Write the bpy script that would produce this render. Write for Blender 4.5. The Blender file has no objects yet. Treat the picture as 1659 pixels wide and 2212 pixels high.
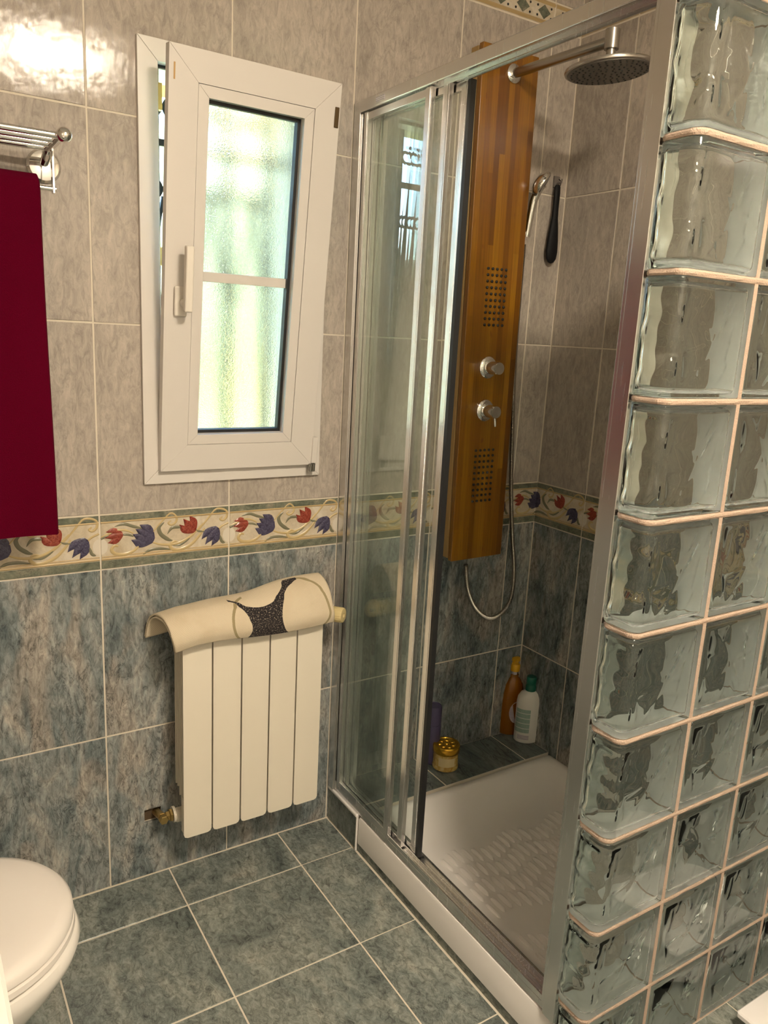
import bpy, bmesh, math, random
from mathutils import Vector, Matrix, Euler

# ------------------------------------------------------------------ camera, sky, sun, exposure
SC = bpy.context.scene
COL = SC.collection
random.seed(7)
PI = math.pi

cam_d = bpy.data.cameras.new('camera')
cam_d.sensor_fit = 'HORIZONTAL'
cam_d.sensor_width = 36.0
cam_d.lens = 36.0 * 1673.377 / 1659.0
cam_d.clip_start = 0.02
cam_d.clip_end = 300
CAM = bpy.data.objects.new('camera', cam_d)
CAM.location = (-1.0473, -1.8633, 1.4705)
CAM.rotation_euler = (1.3458, -0.0515, -0.5611)
COL.objects.link(CAM)
SC.camera = CAM

world = bpy.data.worlds.new('sky')
SC.world = world
world.use_nodes = True
wn = world.node_tree
bg = wn.nodes['Background']
sky = wn.nodes.new('ShaderNodeTexSky')
sky.sky_type = 'NISHITA'
sky.sun_disc = False
sky.sun_elevation = math.radians(48)
sky.sun_rotation = math.radians(200)
sky.air_density = 1.2
sky.dust_density = 0.4
sky.ozone_density = 2.0
hsv = wn.nodes.new('ShaderNodeHueSaturation')
hsv.inputs['Saturation'].default_value = 1.15
wn.links.new(sky.outputs[0], hsv.inputs['Color'])
wn.links.new(hsv.outputs[0], bg.inputs[0])
bg.inputs[1].default_value = 2.4

sun_d = bpy.data.lights.new('sun_offscreen', 'SUN')
sun_d.energy = 18.0
sun_d.angle = math.radians(0.6)
sun_d.color = (1.0, 0.95, 0.86)
SUN = bpy.data.objects.new('sun_offscreen', sun_d)
SUN.rotation_euler = Vector((0.35, 0.62, -0.78)).to_track_quat('-Z', 'Y').to_euler()
SUN.location = (-2, -4, 8)
COL.objects.link(SUN)

LAMP_POWER = 88.0           # emission of the round ceiling lamp
LAMP_COL = (1.0, 0.86, 0.66)

vs = SC.view_settings
vs.view_transform = 'Standard'
vs.look = 'None'
vs.gamma = 1.0
vs.use_curve_mapping = False
vs.exposure = 0.93
cy = SC.cycles
cy.use_denoising = True
cy.use_adaptive_sampling = True
cy.adaptive_threshold = 0.02
cy.max_bounces = 14
cy.transmission_bounces = 12
cy.glossy_bounces = 6
cy.diffuse_bounces = 4
cy.transparent_max_bounces = 24
cy.caustics_refractive = True
cy.caustics_reflective = False
cy.blur_glossy = 0.6
cy.sample_clamp_indirect = 24.0

# ------------------------------------------------------------------ mesh helpers
class MB:
    """collects faces, then links them as one mesh object"""
    def __init__(s):
        s.v = []; s.f = []; s.uv = None
    def add(s, vs_, fs):
        b = len(s.v)
        s.v += [tuple(p) for p in vs_]
        s.f += [tuple(i + b for i in f) for f in fs]
        return s
    def box(s, x0, x1, y0, y1, z0, z1):
        return s.add([(x0,y0,z0),(x1,y0,z0),(x1,y1,z0),(x0,y1,z0),(x0,y0,z1),(x1,y0,z1),(x1,y1,z1),(x0,y1,z1)],
                     [(0,3,2,1),(4,5,6,7),(0,1,5,4),(1,2,6,5),(2,3,7,6),(3,0,4,7)])
    def prism(s, pts, y0, y1):
        """polygon in x,z extruded along y"""
        n = len(pts)
        vs_ = [(p[0], y0, p[1]) for p in pts] + [(p[0], y1, p[1]) for p in pts]
        fs = [tuple(range(n)), tuple(range(2*n-1, n-1, -1))]
        fs += [(i, i+n, (i+1) % n + n, (i+1) % n) for i in range(n)]
        return s.add(vs_, fs)
    def loft(s, loops, cap0=True, cap1=True, closed=True):
        n = len(loops[0]); vs_ = [p for l in loops for p in l]; fs = []
        m = n if closed else n - 1
        for k in range(len(loops) - 1):
            for i in range(m):
                j = (i + 1) % n
                fs.append((k*n+i, k*n+j, (k+1)*n+j, (k+1)*n+i))
        if cap0: fs.append(tuple(range(n-1, -1, -1)))
        if cap1: fs.append(tuple((len(loops)-1)*n + i for i in range(n)))
        return s.add(vs_, fs)
    def tube(s, path, r, seg=12, caps=True):
        """tube of radius r (number or list) along path"""
        path = [Vector(p) for p in path]; loops = []
        up = None
        for i, p in enumerate(path):
            d = (path[min(i+1, len(path)-1)] - path[max(i-1, 0)]).normalized()
            if up is None:
                up = d.orthogonal().normalized()
            up = (up - d * up.dot(d)).normalized()
            w = d.cross(up)
            rr = r[i] if isinstance(r, (list, tuple)) else r
            loops.append([p + (up*math.cos(2*PI*k/seg) + w*math.sin(2*PI*k/seg)) * rr for k in range(seg)])
        return s.loft(loops, caps, caps)
    def lathe(s, prof, c=(0,0,0), axis=(0,0,1), seg=32, sx=1.0, sy=1.0):
        """prof = [(radius, height)] turned about axis"""
        a = Vector(axis).normalized(); q = Vector((0,0,1)).rotation_difference(a); c = Vector(c)
        loops = [[c + q @ Vector((r*sx*math.cos(2*PI*k/seg), r*sy*math.sin(2*PI*k/seg), h)) for k in range(seg)] for r, h in prof]
        return s.loft(loops)
    def ball(s, c, r, seg=16):
        n = 10
        return s.lathe([(max(1e-4, r*math.sin(PI*i/n)), -r*math.cos(PI*i/n)) for i in range(n+1)], c, (0,0,1), seg)
    def mesh(s, name):
        me = bpy.data.meshes.new(name)
        me.from_pydata(s.v, [], s.f)
        bm = bmesh.new(); bm.from_mesh(me)
        bmesh.ops.recalc_face_normals(bm, faces=bm.faces)
        bm.to_mesh(me); bm.free()
        return me
    def build(s, name, mat, parent=None, smooth=False, bevel=0, loc=(0,0,0), rot=(0,0,0), seg=2):
        return link(name, s.mesh(name), mat, parent, smooth, bevel, loc, rot, seg)

def link(name, me, mat, parent=None, smooth=False, bevel=0, loc=(0,0,0), rot=(0,0,0), seg=2):
    if mat is not None and not me.materials:
        me.materials.append(mat)
    o = bpy.data.objects.new(name, me); COL.objects.link(o)
    o.location = loc; o.rotation_euler = rot
    if parent is not None: o.parent = parent
    if smooth:
        for p in me.polygons: p.use_smooth = True
        a = 'sharp_edge'
        bm = bmesh.new(); bm.from_mesh(me)
        for e in bm.edges:
            if len(e.link_faces) == 2 and e.calc_face_angle(0) > math.radians(38): e.smooth = False
        bm.to_mesh(me); bm.free()
    if bevel:
        md = o.modifiers.new('bevel', 'BEVEL'); md.width = bevel; md.segments = seg
        md.limit_method = 'ANGLE'; md.angle_limit = math.radians(40); md.harden_normals = False
        for p in me.polygons: p.use_smooth = True
        if not smooth:
            md.harden_normals = True
    return o

def thing(name, label, cat, loc=(0,0,0), rot=(0,0,0), group=None):
    o = bpy.data.objects.new(name, None); COL.objects.link(o)
    o.location = loc; o.rotation_euler = rot
    o.empty_display_size = 0.05
    return tag(o, label, cat, group)
def tag(o, label, cat, group=None):
    o['label'] = label; o['category'] = cat
    if group: o['group'] = group
    return o
def struct(o, label=None):
    o['kind'] = 'structure'
    if label: o['label'] = label
    return o
def catmull(pts, n=8):
    pts = [Vector(p) for p in pts]
    out = []
    for i in range(len(pts)-1):
        p0 = pts[max(i-1,0)]; p1 = pts[i]; p2 = pts[i+1]; p3 = pts[min(i+2,len(pts)-1)]
        for k in range(n):
            t = k / n
            out.append(0.5*((2*p1)+(p2-p0)*t+(2*p0-5*p1+4*p2-p3)*t*t+(3*p1-p0-3*p2+p3)*t**3))
    out.append(pts[-1]); return out

# camera model, used only to turn photo pixels into points on a known plane
_R = CAM.rotation_euler.to_matrix(); _C = Vector(CAM.location)
def at(px, py, ax, val):
    d = _R @ Vector(((px-829.5)/1673.377, -(py-1106)/1673.377, -1)); i = 'xyz'.index(ax)
    return _C + d * ((val - _C[i]) / d[i])

# ------------------------------------------------------------------ materials
class Nodes:
    def __init__(s, name):
        s.m = bpy.data.materials.new(name); s.m.use_nodes = True
        s.t = s.m.node_tree; s.bsdf = s.t.nodes['Principled BSDF']; s.out = s.t.nodes['Material Output']
    def n(s, typ, ins=None, out=0, **props):
        nd = s.t.nodes.new('ShaderNode' + typ)
        for k, v in props.items(): setattr(nd, k, v)
        for k, v in (ins or {}).items():
            if isinstance(v, bpy.types.NodeSocket): s.t.links.new(v, nd.inputs[k])
            else: nd.inputs[k].default_value = v
        return nd.outputs[out]
    def math(s, op, a, b=0.0, c=0.0, clamp=False):
        return s.n('Math', {0: a, 1: b, 2: c}, operation=op, use_clamp=clamp)
    def vmath(s, op, a, b=(0,0,0)):
        return s.n('VectorMath', {0: a, 1: b}, operation=op)
    def noise(s, vec, scale, detail=4, rough=0.5, dist=0.0):
        return s.n('TexNoise', {'Vector': vec, 'Scale': scale, 'Detail': detail, 'Roughness': rough, 'Distortion': dist})
    def ramp(s, f, stops):
        nd = s.t.nodes.new('ShaderNodeValToRGB'); s.t.links.new(f, nd.inputs[0])
        e = nd.color_ramp.elements
        while len(e) < len(stops): e.new(0.5)
        for i, (p, c) in enumerate(stops):
            e[i].position = p; e[i].color = (c[0], c[1], c[2], 1) if isinstance(c, (tuple, list)) else (c, c, c, 1)
        return nd.outputs[0]
    def mix(s, f, a, b, typ='MIX'):
        nd = s.t.nodes.new('ShaderNodeMix'); nd.data_type = 'RGBA'; nd.blend_type = typ
        for k, v in ((0, f), (6, a), (7, b)):
            if isinstance(v, bpy.types.NodeSocket): s.t.links.new(v, nd.inputs[k])
            else: nd.inputs[k].default_value = v if k == 0 or len(v) == 4 else (*v, 1)
        return nd.outputs[2]
    def bump(s, h, strength=0.2, dist=0.002):
        return s.n('Bump', {'Height': h, 'Strength': strength, 'Distance': dist})
    def set(s, **kw):
        for k, v in kw.items():
            k = k.replace('_', ' ')
            if isinstance(v, bpy.types.NodeSocket): s.t.links.new(v, s.bsdf.inputs[k])
            else: s.bsdf.inputs[k].default_value = (*v, 1) if isinstance(v, tuple) and len(v) == 3 else v
        return s
    def obj(s, rnd=True, scale=(1,1,1)):
        c = s.n('TexCoord', out=3)
        if rnd:
            r = s.n('ObjectInfo', out=5)
            v = s.n('CombineXYZ', {0: s.math('MULTIPLY', r, 37.0), 1: s.math('MULTIPLY', r, 91.0), 2: s.math('MULTIPLY', r, 13.0)})
            c = s.vmath('ADD', c, v)
        if scale != (1,1,1): c = s.vmath('MULTIPLY', c, scale)
        return c

def plain(name, col, rough=0.5, metal=0.0, bump=0.0, bscale=60, **kw):
    N = Nodes(name)
    N.set(Base_Color=col, Roughness=rough, Metallic=metal, **kw)
    if bump:
        N.set(Normal=N.bump(N.noise(N.obj(), bscale, 4), bump, 0.002))
    return N.m

def stone(name, stops, vein, vein_col, rough=0.055, sx=1.0, sy=0.34, big=7.0, fine=42.0, fine_amt=0.55, patch=None):
    """glazed stone-effect tile: stretched mottling, hairline veins, gently uneven glaze"""
    N = Nodes(name)
    c = N.obj(True, (sx, sy, 1))
    n1 = N.noise(c, big, 7, 0.62, 1.1)
    col = N.ramp(n1, stops)
    if patch:
        pm = N.ramp(N.noise(c, big*0.8, 3, 0.5, 0.8), [(0.54, 0.0), (0.66, 1.0)])
        col = N.mix(N.math('MULTIPLY', pm, patch[1]), col, patch[0])
    n2 = N.noise(c, fine, 8, 0.78, 0.9)
    f2 = N.ramp(n2, [(0.32, 0.30), (0.5, 1.0), (0.70, 1.65)])
    col = N.mix(fine_amt, col, N.mix(1.0, col, f2, 'MULTIPLY'))
    n3 = N.noise(c, big*2.2, 6, 0.66, 1.4)
    v = N.math('ABSOLUTE', N.math('SUBTRACT', n3, 0.5))
    vm = N.ramp(v, [(0.0, 1.0), (0.022, 0.0)])
    gate = N.ramp(N.noise(c, big*1.3, 2), [(0.40, 0.0), (0.58, 1.0)])
    vm = N.math('MULTIPLY', N.math('MULTIPLY', vm, gate), vein)
    col = N.mix(vm, col, vein_col)
    wob = N.noise(N.obj(True), 26, 2)
    h = N.math('ADD', N.math('MULTIPLY', n2, 0.35), wob)
    N.set(Base_Color=col, Roughness=rough, Normal=N.bump(h, 0.10, 0.004), Specular_IOR_Level=0.28)
    return N.m

M = {}
M['tile_upper'] = stone('cream_stone_tile', [(0.28, (0.355,0.312,0.272)), (0.46, (0.43,0.378,0.33)), (0.62, (0.485,0.427,0.37)), (0.8, (0.54,0.478,0.415))], 0.34, (0.22,0.19,0.17), fine_amt=0.42, big=6.0, fine=70)
M['tile_lower'] = stone('slate_stone_tile', [(0.29, (0.070,0.092,0.100)), (0.43, (0.19,0.218,0.220)), (0.56, (0.29,0.303,0.293)), (0.72, (0.47,0.435,0.385))], 0.62, (0.012,0.016,0.02), fine_amt=1.0, fine=75, big=11.0, patch=((0.47,0.38,0.31), 0.45))
M['tile_floor'] = stone('green_slate_floor_tile', [(0.28, (0.090,0.108,0.103)), (0.45, (0.19,0.214,0.198)), (0.6, (0.265,0.282,0.252)), (0.78, (0.38,0.365,0.315))], 0.42, (0.02,0.026,0.026), rough=0.22, sx=0.85, sy=0.55, fine_amt=0.95, fine=75, big=9.0)
M['tile_ledge'] = stone('slate_ledge_tile', [(0.28, (0.055,0.075,0.075)), (0.45, (0.14,0.17,0.165)), (0.6, (0.20,0.225,0.21)), (0.78, (0.32,0.31,0.27))], 0.8, (0.02,0.025,0.026), rough=0.2, sx=1.0, sy=0.3, fine_amt=0.6)
M['band_green'] = stone('border_green_band', [(0.3, (0.10,0.115,0.085)), (0.5, (0.19,0.20,0.15)), (0.7, (0.30,0.28,0.21))], 0.6, (0.05,0.05,0.04), sx=1, sy=1, big=20, fine=90)
M['border_cream'] = stone('border_cream_ground', [(0.3, (0.50,0.41,0.28)), (0.55, (0.64,0.56,0.43)), (0.75, (0.76,0.70,0.60))], 0.1, (0.5,0.4,0.3), sx=1, sy=1, big=12, fine=60, fine_amt=0.15)
M['grout'] = plain('cream_grout', (0.74,0.67,0.56), 0.85, bump=0.15, bscale=300)
M['grout_rough'] = plain('pink_mortar', (0.50,0.375,0.29), 0.95, bump=0.9, bscale=420)
M['plaster'] = plain('white_plaster', (0.83,0.80,0.75), 0.9, bump=0.1, bscale=120)
M['ext_plaster'] = plain('exterior_cream_plaster', (0.80,0.68,0.44), 0.9, bump=0.2)
M['ceiling'] = plain('white_ceiling_paint', (0.85,0.83,0.79), 0.9)
M['gold_line'] = plain('border_gold_line', (0.52,0.38,0.19), 0.25)
M['scroll'] = plain('border_scroll_ochre', (0.56,0.43,0.22), 0.25)
M['leaf'] = plain('border_leaf_green', (0.20,0.19,0.125), 0.25)
M['white_patch'] = plain('border_white_patch', (0.72,0.66,0.56), 0.25)
def tulip_mat(name, a, b):
    N = Nodes(name)
    n = N.noise(N.obj(False, (1, 1, 1)), 160, 3, 0.6, 1.5)
    N.set(Base_Color=N.ramp(n, [(0.35, a), (0.65, b)]), Roughness=0.22)
    return N.m
M['tulip_red'] = tulip_mat('border_tulip_red', (0.19,0.022,0.016), (0.37,0.085,0.052))
M['tulip_blue'] = tulip_mat('border_tulip_blue', (0.040,0.032,0.070), (0.105,0.098,0.165))
M['pvc'] = plain('white_pvc', (0.70,0.66,0.62), 0.32)
M['pvc_handle'] = plain('white_handle_plastic', (0.78,0.73,0.66), 0.3)
M['black'] = plain('black_rubber', (0.012,0.012,0.013), 0.5)
M['brass'] = plain('aged_brass', (0.50,0.36,0.14), 0.38, 1.0, bump=0.3, bscale=90)
M['chrome'] = plain('polished_chrome', (0.80,0.79,0.77), 0.07, 1.0)
M['steel'] = plain('brushed_steel', (0.42,0.40,0.37), 0.26, 1.0)
M['radiator'] = plain('cream_radiator_enamel', (0.86,0.79,0.66), 0.32)
M['thermo'] = plain('yellowed_plastic', (0.74,0.60,0.30), 0.45)
M['ceramic'] = plain('white_ceramic', (0.86,0.82,0.77), 0.10, Coat_Weight=0.4)
M['seat'] = plain('white_toilet_seat_plastic', (0.84,0.79,0.74), 0.25)
M['acrylic'] = plain('white_tray_acrylic', (0.90,0.86,0.83), 0.22)
M['lacquer'] = plain('white_lacquer', (0.90,0.87,0.86), 0.18)

def brushed_alu():
    N = Nodes('satin_aluminium')
    c = N.obj(False, (60, 60, 1))
    n = N.noise(c, 6, 3)
    N.set(Base_Color=(0.72,0.71,0.70), Metallic=1.0, Roughness=N.ramp(n, [(0.3, 0.255), (0.7, 0.275)]))
    return N.m
M['alu'] = brushed_alu()

def bamboo():
    N = Nodes('varnished_bamboo')
    c = N.obj(False)
    sx = N.n('SeparateXYZ', {0: c}); sep = sx.node
    # laminated strips: a fixed colour for each 13 mm strip, broken at staggered lengths
    strip = N.math('FLOOR', N.math('MULTIPLY', sep.outputs[0], 52.0))
    w1 = N.n('TexWhiteNoise', {1: strip}, noise_dimensions='1D')
    zz = N.math('FLOOR', N.math('ADD', N.math('MULTIPLY', sep.outputs[2], 1.6), N.math('MULTIPLY', w1, 7.0)))
    w2 = N.n('TexWhiteNoise', {0: N.n('CombineXYZ', {0: strip, 1: zz, 2: 0.0})}, noise_dimensions='3D')
    col = N.ramp(w2, [(0.0, (0.15,0.052,0.003)), (0.4, (0.225,0.088,0.004)), (0.75, (0.285,0.120,0.005)), (1.0, (0.36,0.165,0.009))])
    fib = N.noise(N.vmath('MULTIPLY', c, (260, 260, 5)), 1.0, 4, 0.6)
    col = N.mix(1.0, col, N.ramp(fib, [(0.3, 0.74), (0.7, 1.15)]), 'MULTIPLY')
    # growth rings (nodes) of the cane and soaked patches
    nod = N.noise(N.vmath('MULTIPLY', c, (70, 70, 26)), 1.0, 1)
    col = N.mix(N.ramp(nod, [(0.70, 0.0), (0.80, 0.6)]), col, (0.16,0.045,0.006))
    st = N.noise(N.vmath('MULTIPLY', c, (14, 14, 5)), 1.0, 3)
    col = N.mix(N.ramp(st, [(0.52, 0.0), (0.74, 0.55)]), col, (0.24,0.085,0.008))
    N.set(Base_Color=col, Roughness=0.30, Normal=N.bump(fib, 0.12, 0.001), Coat_Weight=0.3, Coat_Roughness=0.15)
    return N.m
M['bamboo'] = bamboo()
M['bamboo_side'] = plain('pale_bamboo_core', (0.42,0.27,0.10), 0.5, bump=0.2)

def clear_pane(name, tint, haze, haze_col=(0.62,0.62,0.56)):
    """thin flat glass: straight-through light, Fresnel reflection, a film of dried drops"""
    N = Nodes(name); t = N.t
    bf = N.n('NewGeometry', out=6)
    ior = N.n('MapRange', {0: bf, 1: 0.0, 2: 1.0, 3: 1.5, 4: 1/1.5})
    fr = N.n('Fresnel', {0: ior})
    tr = N.n('BsdfTransparent', {0: (*tint, 1)})
    gl = N.n('BsdfGlossy', {0: (1,1,1,1), 1: 0.0})
    mx = N.n('MixShader', {0: fr, 1: tr, 2: gl})
    c = N.n('TexCoord', out=3)
    streak = N.noise(N.vmath('MULTIPLY', c, (30, 30, 2.2)), 1.0, 3)
    drops = N.n('TexVoronoi', {'Vector': c, 'Scale': 120.0})
    dm = N.ramp(drops, [(0.10, 1.0), (0.22, 0.0)])
    dg = N.ramp(N.noise(c, 9, 3), [(0.5, 0.0), (0.66, 1.0)])
    h = N.math('MULTIPLY', N.ramp(streak, [(0.3, 0.4), (0.75, 1.4)]), haze)
    h = N.math('ADD', h, N.math('MULTIPLY', N.math('MULTIPLY', dm, dg), haze*1.6), clamp=True)
    df = N.n('BsdfDiffuse', {0: (*haze_col, 1)})
    fin = N.n('MixShader', {0: h, 1: mx, 2: df})
    t.links.new(fin, N.out.inputs[0])
    return N.m
M['pane'] = clear_pane('shower_glass', (0.95,0.975,0.96), 0.036)

def frosted():
    N = Nodes('frosted_window_glass'); t = N.t
    c = N.n('TexCoord', out=3)
    g = N.noise(c, 330, 2, 0.6)
    nb = N.bump(g, 0.45, 0.002)
    r = N.n('BsdfRefraction', {'Color': (0.56,0.575,0.555,1), 'Roughness': 0.14, 'IOR': 1.35, 'Normal': nb})
    gl = N.n('BsdfGlossy', {0: (1,1,1,1), 1: 0.2})
    fin = N.n('MixShader', {0: 0.05, 1: r, 2: gl})
    t.links.new(fin, N.out.inputs[0])
    return N.m
M['frosted'] = frosted()

def block_glass():
    N = Nodes('pressed_block_glass'); t = N.t
    g = N.n('BsdfGlass', {'Color': (0.968,0.990,0.982,1), 'Roughness': 0.0, 'IOR': 1.40})
    t.links.new(g, N.out.inputs[0])
    return N.m
M['block'] = block_glass()
M['coat'] = plain('white_edge_coating', (0.93,0.945,0.94), 0.7)

def towel_mat():
    N = Nodes('crimson_terry'); c = N.obj(False)
    n = N.noise(c, 700, 3, 0.7)
    N.set(Base_Color=N.mix(n, (0.085,0.0006,0.010), (0.19,0.0010,0.026)), Roughness=0.95, Specular_IOR_Level=0.05, Sheen_Weight=0.03, Sheen_Tint=(0.9,0.1,0.25,1), Normal=N.bump(n, 0.9, 0.004))
    return N.m
M['towel'] = towel_mat()

def mat_weave():
    """cream woven mat; UV is metres (U = along the radiator, V = up from the front hem)"""
    N = Nodes('woven_bath_mat')
    uv = N.n('TexCoord', out=2); sep = N.n('SeparateXYZ', {0: uv}).node
    U, V = sep.outputs[0], sep.outputs[1]
    def dist(cx, cy):
        a = N.math('SUBTRACT', U, cx); b = N.math('SUBTRACT', V, cy)
        return N.math('SQRT', N.math('ADD', N.math('MULTIPLY', a, a), N.math('MULTIPLY', b, b)))
    def outside(cx, cy, r): return N.math('GREATER_THAN', dist(cx, cy), r)
    def ring(cx, cy, r, w=0.0035): return N.math('LESS_THAN', N.math('ABSOLUTE', N.math('SUBTRACT', dist(cx, cy), r)), w)
    cs = [(-0.404,0.047,0.079), (-0.152,0.050,0.086), (-0.290,0.190,0.098)]
    dark = outside(*cs[0])
    for k in cs[1:]: dark = N.math('MULTIPLY', dark, outside(*k))
    dark = N.math('MULTIPLY', dark, N.math('GREATER_THAN', U, -0.365))
    dark = N.math('MULTIPLY', dark, N.math('LESS_THAN', U, -0.165))
    dark = N.math('MULTIPLY', dark, N.math('LESS_THAN', V, 0.145))
    rings = N.math('MAXIMUM', N.math('MULTIPLY', ring(-0.282,0.045,0.092), N.math('LESS_THAN', U, -0.325)), N.math('MULTIPLY', ring(-0.184,0.055,0.088), N.math('GREATER_THAN', U, -0.195)))
    weave = N.n('TexChecker', {'Vector': N.vmath('MULTIPLY', uv, (1,1,0)), 'Scale': 520.0}, out=1)
    nz = N.noise(uv, 330, 2)
    cream = N.mix(weave, (0.62,0.52,0.37), (0.78,0.68,0.52))
    soil = N.ramp(N.noise(uv, 14, 3), [(0.45, 0.0), (0.8, 0.35)])
    cream = N.mix(soil, cream, (0.50,0.38,0.22))
    col = N.mix(rings, cream, (0.36,0.29,0.16))
    spk = N.math('GREATER_THAN', nz, 0.60)
    dcol = N.mix(spk, (0.020,0.016,0.018), (0.30,0.25,0.20))
    col = N.mix(dark, col, dcol)
    N.set(Base_Color=col, Roughness=0.95, Normal=N.bump(N.math('ADD', weave, nz), 0.5, 0.002))
    return N.m
M['mat'] = mat_weave()

M['purple'] = plain('matt_purple_plastic', (0.075,0.062,0.135), 0.4)
M['white_bottle'] = plain('white_bottle_plastic', (0.80,0.77,0.72), 0.3)
M['green_cap'] = plain('green_cap_plastic', (0.006,0.13,0.085), 0.35)
M['yellow_cap'] = plain('yellow_pump_plastic', (0.80,0.44,0.015), 0.35)
M['label_white'] = plain('white_label_film', (0.72,0.66,0.68), 0.35)
M['brush'] = plain('black_brush_plastic', (0.006,0.006,0.007), 0.55, Specular_IOR_Level=0.2)
M['hook'] = plain('grey_hook_plastic', (0.17,0.15,0.135), 0.4)
M['dark_metal'] = plain('black_wrought_iron', (0.035,0.035,0.037), 0.5, 0.6)
M['nozzle'] = plain('black_rubber_nozzle', (0.02,0.018,0.016), 0.5)
M['hole'] = plain('broken_brown_mortar', (0.10,0.065,0.035), 0.95, bump=1.0, bscale=80)

def amber():
    N = Nodes('amber_soap_bottle')
    N.set(Base_Color=(0.62,0.21,0.012), Roughness=0.08, Transmission_Weight=0.55, IOR=1.4)
    return N.m
M['amber'] = amber()
def gold_jar():
    N = Nodes('honey_gold_jar')
    c = N.obj(False)
    n = N.noise(c, 55, 4, 0.6, 1.0)
    N.set(Base_Color=N.ramp(n, [(0.3, (0.42,0.22,0.03)), (0.55, (0.66,0.45,0.13)), (0.75, (0.74,0.62,0.34))]), Roughness=0.18, Coat_Weight=0.6)
    return N.m
M['jar'] = gold_jar()
M['jar_lid'] = plain('gold_jar_lid', (0.72,0.40,0.035), 0.22, 0.75, bump=0.2)
def bottle_label():
    N = Nodes('green_printed_label')
    c = N.n('TexCoord', out=3); z = N.n('SeparateXYZ', {0: c}).node.outputs[2]
    s = N.math('FRACT', N.math('MULTIPLY', z, 58.0))
    ln = N.ramp(s, [(0.0, 1.0), (0.10, 1.0), (0.16, 0.0), (1.0, 0.0)])
    tx = N.ramp(N.noise(N.vmath('MULTIPLY', c, (900, 900, 420)), 1.0, 1), [(0.55, 0.0), (0.6, 0.35)])
    col = N.mix(tx, (0.30,0.42,0.36), (0.62,0.68,0.62))
    N.set(Base_Color=N.mix(ln, col, (0.76,0.76,0.71)), Roughness=0.4)
    return N.m
M['label_green'] = bottle_label()
def print_label():
    N = Nodes('white_printed_label')
    c = N.n('TexCoord', out=3); z = N.n('SeparateXYZ', {0: c}).node.outputs[2]
    s = N.math('FRACT', N.math('MULTIPLY', z, 260.0))
    N.set(Base_Color=N.mix(N.math('LESS_THAN', s, 0.4), (0.72,0.66,0.68), (0.36,0.28,0.34)), Roughness=0.4)
    return N.m
M['label_print'] = print_label()

def lamp_mat(name, power, col=LAMP_COL):
    N = Nodes(name)
    N.set(Base_Color=(0.9,0.88,0.84), Emission_Color=col, Emission_Strength=power, Roughness=0.4)
    return N.m
M['lamp'] = lamp_mat('lit_lamp_diffuser', LAMP_POWER)

# ------------------------------------------------------------------ room dimensions (metres)
TW = 0.3239; TF = 0.3277; TH = 0.4441
XL, XR, YF, ZC = -5*TW, 0.757, -2.75, 2.60
LEDGE = -0.177; BLK_B, BLK_F = -0.977, -1.057      # shower ledge front; block wall back and front faces
GAP = 0.0021                                       # half a grout joint
ROWS = [0.0, 0.4391, 0.8832, 1.0193, 1.4634, 1.9075, 2.3516, 2.418, ZC]
WIN = (-0.532, -0.082, 1.098, 2.060)               # opening cut in wall and tiles
HOLE = (-0.556, -0.512, 0.162, 0.200)              # broken-out hole round the radiator valve

def cells(rect, holes):
    x0, x1, z0, z1 = rect
    xs = sorted({x0, x1} | {v for h in holes for v in h[:2] if x0 < v < x1})
    zs = sorted({z0, z1} | {v for h in holes for v in h[2:] if z0 < v < z1})
    out = {}
    for i in range(len(xs)-1):
        for j in range(len(zs)-1):
            cx, cz = (xs[i]+xs[i+1])/2, (zs[j]+zs[j+1])/2
            if not any(h[0] < cx < h[1] and h[2] < cz < h[3] for h in holes):
                out[i, j] = (xs[i], xs[i+1], zs[j], zs[j+1])
    return out

_plates = {}
def plate_mesh(w, h, t=0.007, c=0.0012):
    """bevelled tile, centred, front face at local z = 0"""
    k = (round(w, 4), round(h, 4))
    if k not in _plates:
        b = MB(); loops = []
        for (ins, z) in ((0, -t), (0, -c), (c, 0)):
            a, d = w/2-ins, h/2-ins
            loops.append([(-a,-d,z), (a,-d,z), (a,d,z), (-a,d,z)])
        b.loft(loops, True, True)
        _plates[k] = b
    return _plates[k]

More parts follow.
